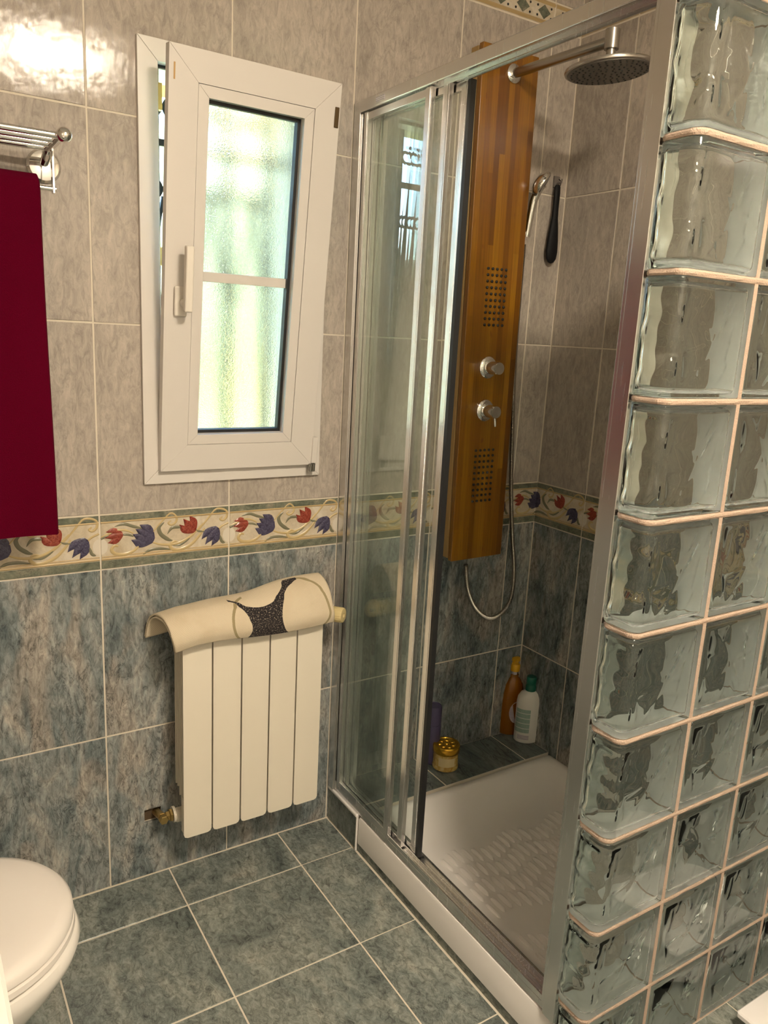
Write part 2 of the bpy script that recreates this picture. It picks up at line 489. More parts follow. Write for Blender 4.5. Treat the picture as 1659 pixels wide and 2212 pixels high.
_pm = {}
def tile(parent, rect, mat, place, name='tile', holes=(), wob=0.0016):
    """one tile: rect in wall coordinates (a0,a1,b0,b1); place(a,b) gives its world centre and rotation"""
    a0, a1, b0, b1 = rect[0]+GAP, rect[1]-GAP, rect[2]+GAP, rect[3]-GAP
    if a1-a0 < 0.012 or b1-b0 < 0.008: return None
    ca, cb = (a0+a1)/2, (b0+b1)/2
    hit = [h for h in holes if h[0] < a1 and h[1] > a0 and h[2] < b1 and h[3] > b0]
    if hit:
        cs = cells((a0, a1, b0, b1), hit)
        if not cs: return None
        b = MB()
        for (i, j), (p, q, r, s) in cs.items():
            p, q, r, s = p-ca, q-ca, r-cb, s-cb
            b.add([(p,r,0),(q,r,0),(q,s,0),(p,s,0)], [(0,1,2,3)])
            for di, dj, e in ((-1,0,((p,s),(p,r))), (1,0,((q,r),(q,s))), (0,-1,((p,r),(q,r))), (0,1,((q,s),(p,s)))):
                if (i+di, j+dj) not in cs:
                    (ex, ey), (fx, fy) = e
                    b.add([(ex,ey,-0.007),(fx,fy,-0.007),(fx,fy,0),(ex,ey,0)], [(0,1,2,3)])
        me = bpy.data.meshes.new(name); me.from_pydata(b.v, [], b.f); me.materials.append(mat)
    else:
        k = (round(a1-a0, 4), round(b1-b0, 4), mat.name)
        if k not in _pm:
            _pm[k] = plate_mesh(a1-a0, b1-b0).mesh(name); _pm[k].materials.append(mat)
        me = _pm[k]
    loc, rot = place(ca, cb)
    o = link(name, me, None, parent, loc=loc)
    e = Euler((random.uniform(-wob, wob), random.uniform(-wob, wob), 0)).to_matrix()
    o.rotation_euler = (Euler(rot).to_matrix() @ e).to_euler()
    return o

P_WIN = lambda a, b: ((a, 0, b), (PI/2, 0, 0))
P_RIGHT = lambda a, b: ((XR, -a, b), (PI/2, 0, -PI/2))
P_LEFT = lambda a, b: ((XL, a, b), (PI/2, 0, PI/2))

# ------------------------------------------------------------------ decorated border tile
BW, BH = TW - 2*GAP, ROWS[3]-ROWS[2] - 2*GAP
def ribbon(b, pts, w, h=0.0016, n=6, taper=(0.5, 0.5)):
    P = catmull([(u*BW - BW/2, v*BH - BH/2, 0) for u, v in pts], n)
    loops = []
    for i, p in enumerate(P):
        d = (P[min(i+1, len(P)-1)] - P[max(i-1, 0)]); d = d.normalized() if d.length > 1e-9 else Vector((1,0,0))
        s = Vector((-d.y, d.x, 0)); t = i/(len(P)-1)
        k = taper[0] + (1-taper[0])*min(1, t/0.3) if t < 0.5 else taper[1] + (1-taper[1])*min(1, (1-t)/0.3)
        ww = w*k/2
        loops.append([p + s*ww*f + Vector((0,0,h*k*g)) for f, g in ((-1,0.02),(-0.6,0.75),(0,1),(0.6,0.75),(1,0.02))])
    b.loft(loops, False, False, closed=False)
def tulip(b, u, v, ang, L, W, petals=3):
    """cup of pointed petals; ang = direction the tips point"""
    c = Vector((u*BW - BW/2, v*BH - BH/2, 0)); ca, sa = math.cos(ang), math.sin(ang)
    def put(x, y, z): return (c.x + x*ca - y*sa, c.y + x*sa + y*ca, z)
    for k in range(petals):
        o = (k - (petals-1)/2) / max(1, (petals-1)/2)
        zt = 0.0022 + 0.0008*(1-abs(o))
        spread = W*0.36*o
        rows = []
        for i in range(7):
            t = i/6
            x = -L/2 + L*t*(1.0 - 0.10*abs(o))
            half = W*0.30*math.sin(PI*min(1, 0.16+t*0.9))**0.8 if t < 1 else 0.0002
            y = spread*(math.sin(PI*0.5*min(1, t*1.5)))*(1+0.25*t)
            rows.append([put(x, y-half, 0.0003), put(x, y-half*0.5, zt*0.8), put(x, y, zt), put(x, y+half*0.5, zt*0.8), put(x, y+half, 0.0003)])
        b.loft(rows, False, False, closed=False)

def border_parts():
    out = []
    def part(name, mat, fn, smooth=True):
        b = MB(); fn(b); out.append((name, mat, b))
    def rect(b, u0, u1, v0, v1, z):
        b.add([(u0*BW-BW/2, v0*BH-BH/2, z), (u1*BW-BW/2, v0*BH-BH/2, z), (u1*BW-BW/2, v1*BH-BH/2, z), (u0*BW-BW/2, v1*BH-BH/2, z)], [(0,1,2,3)])
    part('green_band', 'band_green', lambda b: rect(b, 0, 1, 0.885, 1, 0.0006))
    part('green_band', 'band_green', lambda b: rect(b, 0, 1, 0, 0.150, 0.0006))
    part('gold_line', 'gold_line', lambda b: ribbon(b, [(0,0.865),(0.5,0.865),(1,0.865)], 0.0042, 0.002, taper=(1,1)))
    part('gold_line', 'gold_line', lambda b: ribbon(b, [(0,0.178),(0.5,0.178),(1,0.178)], 0.0055, 0.002, taper=(1,1)))
    part('gold_line', 'gold_line', lambda b: ribbon(b, [(0,0.222),(0.5,0.222),(1,0.222)], 0.0025, 0.0012, taper=(1,1)))
    def wp(b):
        for s, uc in ((1, 1.0), (-1, 0.0)):
            ring = [(uc*BW-BW/2 - s*BW*0.048*math.sin(PI*i/10), (0.42+0.15*math.cos(PI*i/10))*BH-BH/2, 0.0007) for i in range(11)]
            b.add(ring, [tuple(range(11))])
    part('white_spot', 'white_patch', wp)
    def sc(b):
        ribbon(b, [(0.385,0.60),(0.45,0.78),(0.515,0.935),(0.55,0.93),(0.575,0.85),(0.565,0.76),(0.53,0.72),(0.508,0.76),(0.53,0.80)], 0.0058)
        ribbon(b, [(0.745,0.55),(0.82,0.76),(0.885,0.945),(0.94,0.96),(0.985,0.90),(0.985,0.79),(0.955,0.725),(0.93,0.755),(0.95,0.80)], 0.0066)
        ribbon(b, [(0.29,0.40),(0.24,0.285),(0.175,0.235),(0.105,0.255),(0.075,0.335),(0.095,0.41),(0.125,0.40)], 0.0085, taper=(0.6,0.5))
        ribbon(b, [(0.80,0.60),(0.755,0.45),(0.69,0.30),(0.615,0.225),(0.55,0.225),(0.52,0.31),(0.55,0.385),(0.585,0.36)], 0.0085)
        ribbon(b, [(0.38,0.42),(0.44,0.36),(0.52,0.335),(0.60,0.36),(0.68,0.45),(0.75,0.60),(0.79,0.70)], 0.0070)
        ribbon(b, [(0.0,0.60),(0.05,0.64),(0.11,0.70),(0.18,0.69),(0.24,0.62)], 0.0060)
        ribbon(b, [(0.90,0.50),(0.94,0.60),(1.0,0.665)], 0.0052, taper=(0.6,1))
    part('scroll', 'scroll', sc)
    def lf(b):
        ribbon(b, [(0.10,0.775),(0.17,0.81),(0.24,0.75),(0.31,0.695)], 0.0075, taper=(0.1,0.3))
        ribbon(b, [(0.475,0.78),(0.435,0.68),(0.45,0.55),(0.505,0.44),(0.54,0.41)], 0.010, taper=(0.25,0.2))
        ribbon(b, [(0.50,0.545),(0.535,0.655),(0.585,0.665),(0.62,0.655)], 0.0075, taper=(0.1,0.4))
        ribbon(b, [(0.30,0.175),(0.36,0.265),(0.44,0.275),(0.53,0.235)], 0.0075, taper=(0.1,0.3))
        ribbon(b, [(0.54,0.31),(0.60,0.31),(0.66,0.40),(0.71,0.52)], 0.0060, taper=(0.2,0.2))
        ribbon(b, [(0.93,0.42),(0.945,0.30),(0.975,0.26)], 0.0075, taper=(0.4,0.1))
        ribbon(b, [(0.155,0.61),(0.20,0.60),(0.24,0.56)], 0.0050)
        ribbon(b, [(0.715,0.60),(0.755,0.545),(0.80,0.53)], 0.0050)
        ribbon(b, [(0.0,0.56),(0.03,0.60),(0.07,0.615)], 0.0060, taper=(1,0.4))
    part('leaf', 'leaf', lf)
    part('red_tulip', 'tulip_red', lambda b: tulip(b, 0.094, 0.60, math.radians(188), 0.042, 0.031))
    part('blue_tulip', 'tulip_blue', lambda b: tulip(b, 0.315, 0.55, math.radians(150), 0.056, 0.047, 4))
    part('red_tulip', 'tulip_red', lambda b: tulip(b, 0.672, 0.68, math.radians(128), 0.046, 0.037))
    part('blue_tulip', 'tulip_blue', lambda b: tulip(b, 0.858, 0.43, math.radians(232), 0.054, 0.037))
    return out
_BP = border_parts(); _bc = {}
def border_tile(parent, a0, a1, u0, u1, place):
    """border tile spanning wall coordinate a0..a1 and showing the pattern from u0 to u1 (a cut tile at a corner)"""
    k = (round(u0, 3), round(u1, 3))
    ca = (a0+a1)/2
    o = tile(parent, (a0, a1, ROWS[2], ROWS[3]), M['border_cream'], place, 'border_tile', wob=0.0008)
    if k not in _bc:
        lst = []
        for name, mat, b in _BP:
            me = bpy.data.meshes.new(name); me.from_pydata(b.v, [], b.f)
            bm = bmesh.new(); bm.from_mesh(me)
            if u0 > 0.001:
                bmesh.ops.bisect_plane(bm, geom=bm.verts[:]+bm.edges[:]+bm.faces[:], plane_co=(u0*BW-BW/2,0,0), plane_no=(-1,0,0), clear_outer=True)
            if u1 < 0.999:
                bmesh.ops.bisect_plane(bm, geom=bm.verts[:]+bm.edges[:]+bm.faces[:], plane_co=(u1*BW-BW/2,0,0), plane_no=(1,0,0), clear_outer=True)
            bmesh.ops.translate(bm, verts=bm.verts, vec=(-((u0+u1)/2-0.5)*BW, 0, 0.0001))
            for f in bm.faces:
                if f.normal.z < 0: f.normal_flip()
                f.smooth = True
            nf = len(bm.faces); bm.to_mesh(me); bm.free()
            me.materials.append(M[mat])
            if nf: lst.append((name, me))
        _bc[k] = lst
    for name, me in _bc[k]:
        link(name, me, None, o)
    return o

def band_tile(parent, a0, a1, place):
    """narrow top band: green lozenges and dark studs between two mouldings"""
    o = tile(parent, (a0, a1, ROWS[6], ROWS[7]), M['border_cream'], place, 'band_tile', wob=0.0008)
    if o is None: return
    w = a1-a0-2*GAP; h = ROWS[7]-ROWS[6]-2*GAP
    for s in (-1, 1):
        b = MB(); b.loft([[(-w/2, s*h*0.40+y, z) for y, z in ((-0.005,0.0002),(0,0.003),(0.005,0.0002))], [(w/2, s*h*0.40+y, z) for y, z in ((-0.005,0.0002),(0,0.003),(0.005,0.0002))]], False, False, closed=False)
        b.build('moulding', M['gold_line'], o)
    n = max(1, round(w/0.081))
    for i in range(n):
        cx = -w/2 + w*(i+0.5)/n
        b = MB(); d = 0.024
        b.add([(cx-d,0,0.0004),(cx,-h*0.3,0.0004),(cx+d,0,0.0004),(cx,h*0.3,0.0004),(cx,0,0.002)], [(0,1,4),(1,2,4),(2,3,4),(3,0,4)])
        b.build('lozenge', M['band_green'], o)
        for sx_, sy_ in ((-1,-1),(-1,1),(1,-1),(1,1)):
            b = MB(); b.lathe([(0.0034, 0.0002), (0.0028, 0.0016), (0.0005, 0.002)], (cx+sx_*0.026, sy_*h*0.2, 0), seg=8)
            b.build('stud', M['black'], o)

# ------------------------------------------------------------------ walls, floor, ceiling
def wall_tiles(parent, edges, place, holes=(), pat=None):
    for i in range(len(edges)-1):
        a0, a1 = edges[i], edges[i+1]
        for r in range(len(ROWS)-1):
            if r == 2:
                u0, u1 = pat(a0, a1) if pat else (0, 1)
                border_tile(parent, a0, a1, u0, u1, place)
            elif r == 6:
                band_tile(parent, a0, a1, place)
            else:
                tile(parent, (a0, a1, ROWS[r], ROWS[r+1]), M['tile_lower'] if r < 2 else M['tile_upper'], place, 'tile', holes)

# window wall: grout face 1.5 mm behind the glaze; outer wall pierced by the window, inner leaf also by the valve hole
b = MB()
for p, q, r, s in cells((XL-0.25, XR+0.25, -0.05, ZC), [WIN, HOLE]).values(): b.box(p, q, 0.0015, 0.06, r, s)
for p, q, r, s in cells((XL-0.25, XR+0.25, -0.05, ZC), [WIN]).values(): b.box(p, q, 0.06, 0.27, r, s)
wall_back = struct(b.build('wall_back', M['grout']), 'tiled window wall with cream tiles above slate tiles and a tulip border')
wx = [i*TW for i in range(-5, 3)] + [XR]
CUT = (XR - 2*TW)/TW
wall_tiles(wall_back, wx, P_WIN, [WIN, HOLE], lambda a0, a1: (0, min(1, (a1-a0)/TW)))
MB().box(HOLE[0]-0.002, HOLE[1]+0.002, 0.011, 0.0605, HOLE[2]-0.002, HOLE[3]+0.002).build('hole_backing', M['hole'], wall_back)
# outside skin of the wall
bb = MB()
for p, q, r, s in cells((XL-0.25, XR+0.25, -0.6, ZC+0.3), [WIN]).values(): bb.box(p, q, 0.27, 0.285, r, s)
bb.build('outside_render', M['ext_plaster'], wall_back)

wall_right = struct(MB().box(XR+0.0015, XR+0.25, YF-0.2, 0.0, -0.05, ZC).build('wall_right', M['grout']), 'tiled shower side wall with cream tiles above slate tiles')
ry = [0, 2*TW+TW-XR] ; ry = [0.0, 0.2147] + [0.2147 + TW*k for k in range(1, 8)]
wall_tiles(wall_right, ry, P_RIGHT, (), lambda a0, a1: ((CUT, 1) if a0 < 0.01 else (0, 1)))
wall_left = struct(MB().box(XL-0.25, XL-0.0015, YF-0.2, 0.0, -0.05, ZC).build('wall_left', M['grout']), 'tiled left wall behind the toilet')
wall_tiles(wall_left, [-TW*k for k in range(7, -1, -1)], P_LEFT)
wall_front = struct(MB().box(XL, XR, YF-0.2, YF, -0.05, ZC).build('wall_front', M['plaster']), 'plain plastered wall with the door')
ceiling = struct(MB().box(XL-0.25, XR+0.25, YF-0.2, 0.27, ZC, ZC+0.2).build('ceiling', M['ceiling']), 'white painted ceiling')
floor = struct(MB().box(XL-0.1, XR+0.1, YF-0.1, 0.05, -0.12, -0.0015).build('floor', M['grout']), 'floor of square green slate tiles')
SHOWER = (0.0, XR+0.1, BLK_F, 0.1)
fx = [XL] + [v for v in (-0.4914+TF*k for k in range(-4, 6)) if XL+0.01 < v < XR-0.01] + [XR]
fy = [0.0] + [v for v in (-0.1615-TF*k for k in range(0, 9)) if v > YF+0.01] + [YF]
for i in range(len(fx)-1):
    for j in range(len(fy)-1):
        tile(floor, (fx[i], fx[i+1], fy[j+1], fy[j]), M['tile_floor'], lambda a, b_: ((a, b_, 0), (0, 0, 0)), 'tile', [SHOWER])
# door behind the photographer
dr = struct(thing('door_1', 'white panelled bathroom door', 'door')); del dr['category']
MB().box(-1.45, -0.62, YF, YF+0.035, 0.0, 2.03).build('door_leaf', M['lacquer'], dr, bevel=0.003)
for z0, z1 in ((0.18, 0.90), (1.05, 1.88)):
    MB().box(-1.33, -0.74, YF+0.035, YF+0.045, z0, z1).build('door_panel', M['lacquer'], dr, bevel=0.006)
MB().tube([(-0.70, YF+0.035, 1.0), (-0.70, YF+0.085, 1.0), (-0.82, YF+0.09, 1.0)], 0.010).build('door_handle', M['chrome'], dr, smooth=True)
for x0, x1, z0, z1 in ((-1.52,-1.455,0,2.10), (-0.615,-0.55,0,2.10), (-1.455,-0.615,2.035,2.10)):
    MB().box(x0, x1, YF, YF+0.02, z0, z1).build('door_casing', M['lacquer'], dr, bevel=0.003)

# ------------------------------------------------------------------ window
win = struct(thing('window_1', 'white window tilted open at the top with frosted glass', 'window')); del win['category']
def mitre(b, x0, x1, z0, z1, w, y0, y1, g=0.00012):
    o = [(x0,z0),(x1,z0),(x1,z1),(x0,z1)]; i = [(x0+w,z0+w),(x1-w,z0+w),(x1-w,z1-w),(x0+w,z1-w)]
    off = [((1,0),(-1,0)), ((0,1),(0,-1)), ((-1,0),(1,0)), ((0,-1),(0,1))]
    for k in range(4):
        j = (k+1) % 4; (ax, az), (bx, bz) = off[k]
        b.prism([(o[k][0]+ax*g, o[k][1]+az*g), (o[j][0]+bx*g, o[j][1]+bz*g), (i[j][0]+bx*g, i[j][1]+bz*g), (i[k][0]+ax*g, i[k][1]+az*g)], y0, y1)
FX0, FX1, FZ0, FZ1 = -0.543, -0.070, 1.088, 2.070
b = MB(); mitre(b, FX0, FX1, FZ0, FZ1, 0.045, -0.010, 0.018)
fr = b.build('window_frame', M['pvc'], win, bevel=0.0012)
b = MB(); mitre(b, FX0+0.012, FX1-0.012, FZ0+0.012, FZ1-0.012, 0.040, 0.018, 0.062)
b.build('frame_rebate', M['pvc'], fr)
b = MB(); mitre(b, FX0+0.0455, FX1-0.0455, FZ0+0.0455, FZ1-0.0455, 0.007, 0.012, 0.0178)
b.build('gasket', M['black'], fr)
for z0, z1 in ((1.93, 1.985), (1.60, 1.64)):
    MB().box(FX0+0.046, FX0+0.056, -0.003, 0.012, z0, z1).build('striker_plate', M['brass'], fr, bevel=0.001)
# plaster reveal and sill outside the frame
MB().box(WIN[0], WIN[1], 0.065, 0.30, WIN[2]-0.012, WIN[2]+0.006).build('window_sill', M['plaster'], win)

SX0, SX1, SH = -0.508, -0.103, 0.917
SW = SX1 - SX0
sash = bpy.data.objects.new('sash', None); COL.objects.link(sash); sash.parent = win
sash.location = ((SX0+SX1)/2, -0.026, 1.121); sash.rotation_euler = (math.radians(6.2), 0, 0)
sash['label'] = 'white tilted sash'
HW = SW/2; MW = 0.064
b = MB(); mitre(b, -HW, HW, 0, SH, MW, 0.0, 0.024)
b.build('sash_frame', M['pvc'], sash, bevel=0.0005)
b = MB(); mitre(b, -HW+0.016, HW-0.016, 0.016, SH-0.016, MW-0.016, 0.024, 0.054)
b.build('sash_back', M['pvc'], sash)
BD = 0.024   # glazing bead
b = MB(); mitre(b, -HW+MW+0.0008, HW-MW-0.0008, MW+0.0008, SH-MW-0.0008, BD, 0.0015, 0.022, 0.0001)
b.build('glazing_bead', M['pvc'], sash, bevel=0.0005)
IX, IZ0, IZ1 = HW-MW-BD, MW+BD, SH-MW-BD
b = MB(); mitre(b, -IX-0.004, IX+0.004, IZ0-0.004, IZ1+0.004, 0.0120, 0.0222, 0.0395, 0)
b.build('gasket', M['black'], sash)
MB().box(-IX-0.003, IX+0.003, 0.040, 0.044, IZ0-0.003, IZ1+0.003).build('pane', M['frosted'], sash)
MB().box(-IX-0.003, IX+0.003, 0.031, 0.0395, 0.448, 0.470).build('glazing_bar', M['pvc'], sash, bevel=0.001)
# handle: backplate, neck and grip
hd = bpy.data.objects.new('handle', None); COL.objects.link(hd); hd.parent = sash; hd.location = (-HW+0.036, 0, 0.400); hd['label'] = 'white lever handle'
MB().box(-0.015, 0.015, -0.009, 0, -0.032, 0.036).build('backplate', M['pvc_handle'], sash, bevel=0.005, loc=hd.location)
b = MB(); b.tube([(0.0,-0.008,0.0),(0.0,-0.032,0.0)], 0.010); b.box(-0.0095, 0.0095, -0.048, -0.030, -0.018, 0.125)
gp = b.build('grip', M['pvc_handle'], sash, bevel=0.004, loc=Vector(hd.location)+Vector((0.006,0,0)))
bpy.data.objects.remove(hd)
MB().box(HW-0.014, HW-0.003, -0.0025, 0.0, 0.822, 0.866).build('hinge_plate', plain('dark_bronze', (0.10,0.065,0.03), 0.4, 0.8), sash, bevel=0.001)
MB().box(-HW+0.010, -HW+0.0135, -0.0007, 0.0, 0.850, 0.882).build('scuff_mark', plain('varnish_scuff', (0.55,0.33,0.12), 0.5), sash)
MB().box(HW-0.002, HW+0.014, -0.004, 0.012, 0.004, 0.075).build('hinge_cover', M['pvc'], sash, bevel=0.002)
b = MB(); b.tube([(HW-0.004,-0.006,-0.016),(HW-0.004,-0.006,0.003)], 0.006); b.tube([(HW+0.006,-0.003,-0.018),(HW+0.006,-0.003,0.003)], 0.0045)
b.build('hinge_pin', M['steel'], sash, smooth=True)

# ------------------------------------------------------------------ outside: grille, garden, houses, trees
gr = thing('window_grille', 'black wrought iron grille with scrolls outside the window', 'grille')
YG = 0.20
def spiral(cx, cz, r0, turns, a0, sgn, n=30):
    return [(cx + r0*(1-0.72*i/n)*math.cos(a0+sgn*2*PI*turns*i/n), YG, cz + r0*(1-0.72*i/n)*math.sin(a0+sgn*2*PI*turns*i/n)) for i in range(n+1)]
for k in range(4):
    x = WIN[0] + 0.045 + k*0.115
    MB().box(x-0.008, x+0.008, YG-0.007, YG+0.007, WIN[2], WIN[3]).build('bar', M['dark_metal'], gr)
for z in (1.905,):
    MB().box(WIN[0], WIN[1], YG-0.005, YG+0.005, z-0.008, z+0.008).build('cross_rail', M['dark_metal'], gr)
for k in range(3):
    xc = WIN[0] + 0.105 + k*0.120
    for zc, s in ((1.985, 1), (1.80, -1)):
        for sg in (-1, 1):
            MB().tube(spiral(xc+sg*0.026, zc, 0.026, 1.3, PI/2*s, sg*s), 0.0045, 6).build('scroll', M['dark_metal'], gr, smooth=True)
    MB().tube(catmull([(xc-0.05, YG, 1.53), (xc-0.025, YG, 1.64), (xc, YG, 1.78)], 6), 0.005, 6).build('brace', M['dark_metal'], gr)
    MB().tube(catmull([(xc+0.05, YG, 1.53), (xc+0.025, YG, 1.64), (xc, YG, 1.78)], 6), 0.005, 6).build('brace', M['dark_metal'], gr)

def foliage(name, a, b_):
    N = Nodes(name); n = N.noise(N.obj(), 9, 6, 0.75)
    N.set(Base_Color=N.ramp(n, [(0.3, a), (0.7, b_)]), Roughness=0.8)
    return N.m
M['grass'] = foliage('sunlit_lawn', (0.34,0.36,0.13), (0.54,0.55,0.25))
M['foliage'] = foliage('olive_foliage', (0.15,0.17,0.10), (0.36,0.38,0.25))
M['foliage2'] = foliage('pale_foliage', (0.36,0.36,0.22), (0.62,0.60,0.40))
M['bark'] = plain('brown_bark', (0.13,0.09,0.06), 0.9, bump=0.6, bscale=12)
M['roof'] = plain('terracotta_roof', (0.50,0.17,0.075), 0.85, bump=0.4, bscale=9)
M['house'] = plain('pale_house_wall', (0.78,0.72,0.58), 0.9)
M['house2'] = plain('ochre_house_wall', (0.80,0.60,0.24), 0.9)
M['dark_glass'] = plain('dark_window_glass', (0.03,0.035,0.04), 0.1)
gb = MB(); gb.add([(-60,0.29,-0.6),(60,0.29,-0.6),(60,80,-0.6),(-60,80,-0.6)], [(0,1,2,3)])
gd = gb.build('garden_ground', M['grass']); gd['kind'] = 'structure'; gd['label'] = 'sunlit lawn outside the window'
def crown(b, c, r, seed):
    rnd = random.Random(seed)
    bm = bmesh.new(); bmesh.ops.create_icosphere(bm, subdivisions=4, radius=1)
    for v in bm.verts:
        p = v.co.copy(); k = 1 + 0.16*math.sin(5*p.x+seed)*math.sin(6*p.y+2*seed) + 0.13*math.sin(11*p.z+3*p.x+seed) + rnd.uniform(-0.10, 0.10)
        v.co = Vector((p.x*r[0]*k, p.y*r[1]*k, p.z*r[2]*k)) + Vector(c)
    bm.verts.index_update()
    b.add([v.co for v in bm.verts], [tuple(v.index for v in f.verts) for f in bm.faces]); bm.free()
def tree(label, x, y, h, r, mat, seed):
    t = thing('garden_tree', label, 'tree', (x, y, -0.6), group='trees in the garden')
    MB().tube([(0,0,0),(0.05*h,0,h*0.3),(0,0.02*h,h*0.6)], [0.05*h, 0.04*h, 0.02*h], 8).build('trunk', M['bark'], t, smooth=True)
    b = MB(); crown(b, (0,0,h*0.62), (r, r, h*0.38), seed); b.build('crown', mat, t)
tree('round pale green tree beside the terracotta roofed house', -5.6, 13.5, 3.0, 1.3, M['foliage2'], 3)
tree('dark olive tree behind the terracotta roofed house', -12.5, 22.0, 5.2, 2.6, M['foliage'], 5)
tree('tall dark tree beside the ochre house', 2.6, 8.0, 4.6, 1.3, M['foliage'], 8)
tree('low pale bush between the two houses', -1.6, 10.0, 2.4, 1.5, M['foliage2'], 11)
tree('dark tree behind the low pale bush', -4.0, 24.0, 5.6, 3.0, M['foliage'], 14)
def house(label, x, y, w, d, h, rh, rot, wm, wins):
    t = thing('exterior_house', label, 'house', (x, y, -0.6), (0, 0, rot), 'houses across the garden')
    MB().box(-w/2, w/2, -d/2, d/2, 0, h).build('walls', wm, t)
    b = MB(); e = 0.35
    b.add([(-w/2-e,-d/2-e,h),(w/2+e,-d/2-e,h),(w/2+e,d/2+e,h),(-w/2-e,d/2+e,h),(-w/2-e,0,h+rh),(w/2+e,0,h+rh)], [(0,1,5,4),(2,3,4,5),(0,4,3),(1,2,5),(3,2,1,0)])
    b.build('roof', M['roof'], t)
    for (wx0, wz0) in wins:
        f = MB().box(wx0-0.45, wx0+0.45, -d/2-0.03, -d/2+0.02, wz0, wz0+1.2).build('window', M['house'], t)
        MB().box(wx0-0.36, wx0+0.36, -d/2-0.05, -d/2-0.031, wz0+0.1, wz0+1.1).build('pane', M['dark_glass'], f)
house('pale house with low terracotta roof across the lawn', -9.8, 17.0, 6.0, 4.0, 1.9, 1.0, 0.5, M['house'], ((-1.6, 0.5), (1.4, 0.5)))
house('ochre house rising beside the tall dark tree', 8.8, 15.5, 8.0, 5.0, 7.6, 1.6, -0.25, M['house2'], ((-1.8, 3.2), (1.6, 3.2)))

# ------------------------------------------------------------------ shower ledge and tray
ZL = 0.1168
lg = thing('shower_ledge', 'slate tiled ledge along the back of the shower with bottles on it', 'ledge')
b = MB(); b.box(0.006, 0.064, LEDGE+0.001, 0, -0.0015, 0.103); b.box(0.064, XR, LEDGE+0.001, 0, -0.0015, ZL-0.0015)
b.build('ledge_core', M['grout'], lg)
le = [0.0635, 0.3239, 0.652, XR]
for i in range(3):
    tile(lg, (le[i], le[i+1], LEDGE, 0.0), M['tile_ledge'], lambda a, b_: ((a, b_, ZL), (0,0,0)), 'tile')
o = tile(lg, (0.0, -LEDGE, 0.0, 0.104), M['tile_floor'], lambda a, b_: ((0.004, -a, b_), (PI/2, 0, -PI/2)), 'tile')
MB().box(0.0, 0.0635, LEDGE, -0.0005, 0.104, 0.1163).build('edge_trim', M['acrylic'], lg, bevel=0.005)
MB().box(0.0, 0.006, LEDGE-0.0035, LEDGE+0.001, 0.0, 0.11).build('edge_trim', M['acrylic'], lg, bevel=0.001)

def rrect(x0, x1, y0, y1, r, z, n=6):
    out = []
    for cx, cy_, a in ((x1-r, y1-r, 0), (x0+r, y1-r, PI/2), (x0+r, y0+r, PI), (x1-r, y0+r, 1.5*PI)):
        for i in range(n+1): out.append((cx + r*math.cos(a+PI/2*i/n), cy_ + r*math.sin(a+PI/2*i/n), z))
    return out
ty0, ty1, tx0, tx1 = BLK_B+0.0005, LEDGE-0.004, 0.004, XR-0.001
tray = thing('shower_tray', 'white shower tray with ribbed floor behind the sliding door', 'shower tray')
b = MB()
L = [rrect(tx0, tx1, ty0, ty1, 0.006, 0.028), rrect(tx0, tx1, ty0, ty1, 0.006, 0.104), rrect(tx0+0.003, tx1-0.003, ty0+0.003, ty1-0.003, 0.008, 0.111), rrect(tx0+0.008, tx1-0.006, ty0+0.006, ty1-0.006, 0.012, 0.1135),
     rrect(tx0+0.060, tx1-0.022, ty0+0.030, ty1-0.022, 0.05, 0.1135), rrect(tx0+0.068, tx1-0.030, ty0+0.038, ty1-0.030, 0.055, 0.110), rrect(tx0+0.078, tx1-0.042, ty0+0.050, ty1-0.048, 0.065, 0.092),
     rrect(tx0+0.100, tx1-0.075, ty0+0.080, ty1-0.095, 0.08, 0.064), rrect(tx0+0.130, tx1-0.11, ty0+0.11, ty1-0.14, 0.08, 0.054), rrect(tx0+0.2, tx1-0.2, ty0+0.2, ty1-0.22, 0.08, 0.050)]
b.loft(L, True, True)
b.build('basin', M['acrylic'], tray, smooth=True)
MB().box(0.007, 0.040, ty0, LEDGE-0.004, -0.0005, 0.0282).build('plinth_tile', M['tile_floor'], tray)
b = MB()
nx = 19
for i in range(nx):
    for j in range(8):
        x = 0.155 + 0.475*i/(nx-1)
        yb = -0.385 - 0.066*j + 0.016*math.sin(i*0.85 + (0 if j < 4 else 2.2))
        if j == 4: continue
        ln = 0.057
        zf = 0.0535
        prof = [(-1.0, 0.0), (-0.55, 0.85), (0.0, 1.0), (0.55, 0.85), (1.0, 0.0)]
        loops = []
        for t, k in ((0.0, 0.12), (0.12, 0.8), (0.5, 1.0), (0.88, 0.8), (1.0, 0.12)):
            loops.append([(x + 0.0070*p*max(k, 0.35), yb - ln*t, zf - 0.0025 + 0.0095*k*q) for p, q in prof])
        b.loft(loops, False, False, closed=False)
rb = b.build('anti_slip_ribs', M['acrylic'], tray, smooth=True); rb['kind'] = 'stuff'
MB().lathe([(0.045, 0.0), (0.045, 0.004), (0.040, 0.006), (0.002, 0.006)], (0.20, -0.84, 0.052)).build('drain_cover', M['chrome'], tray, smooth=True)

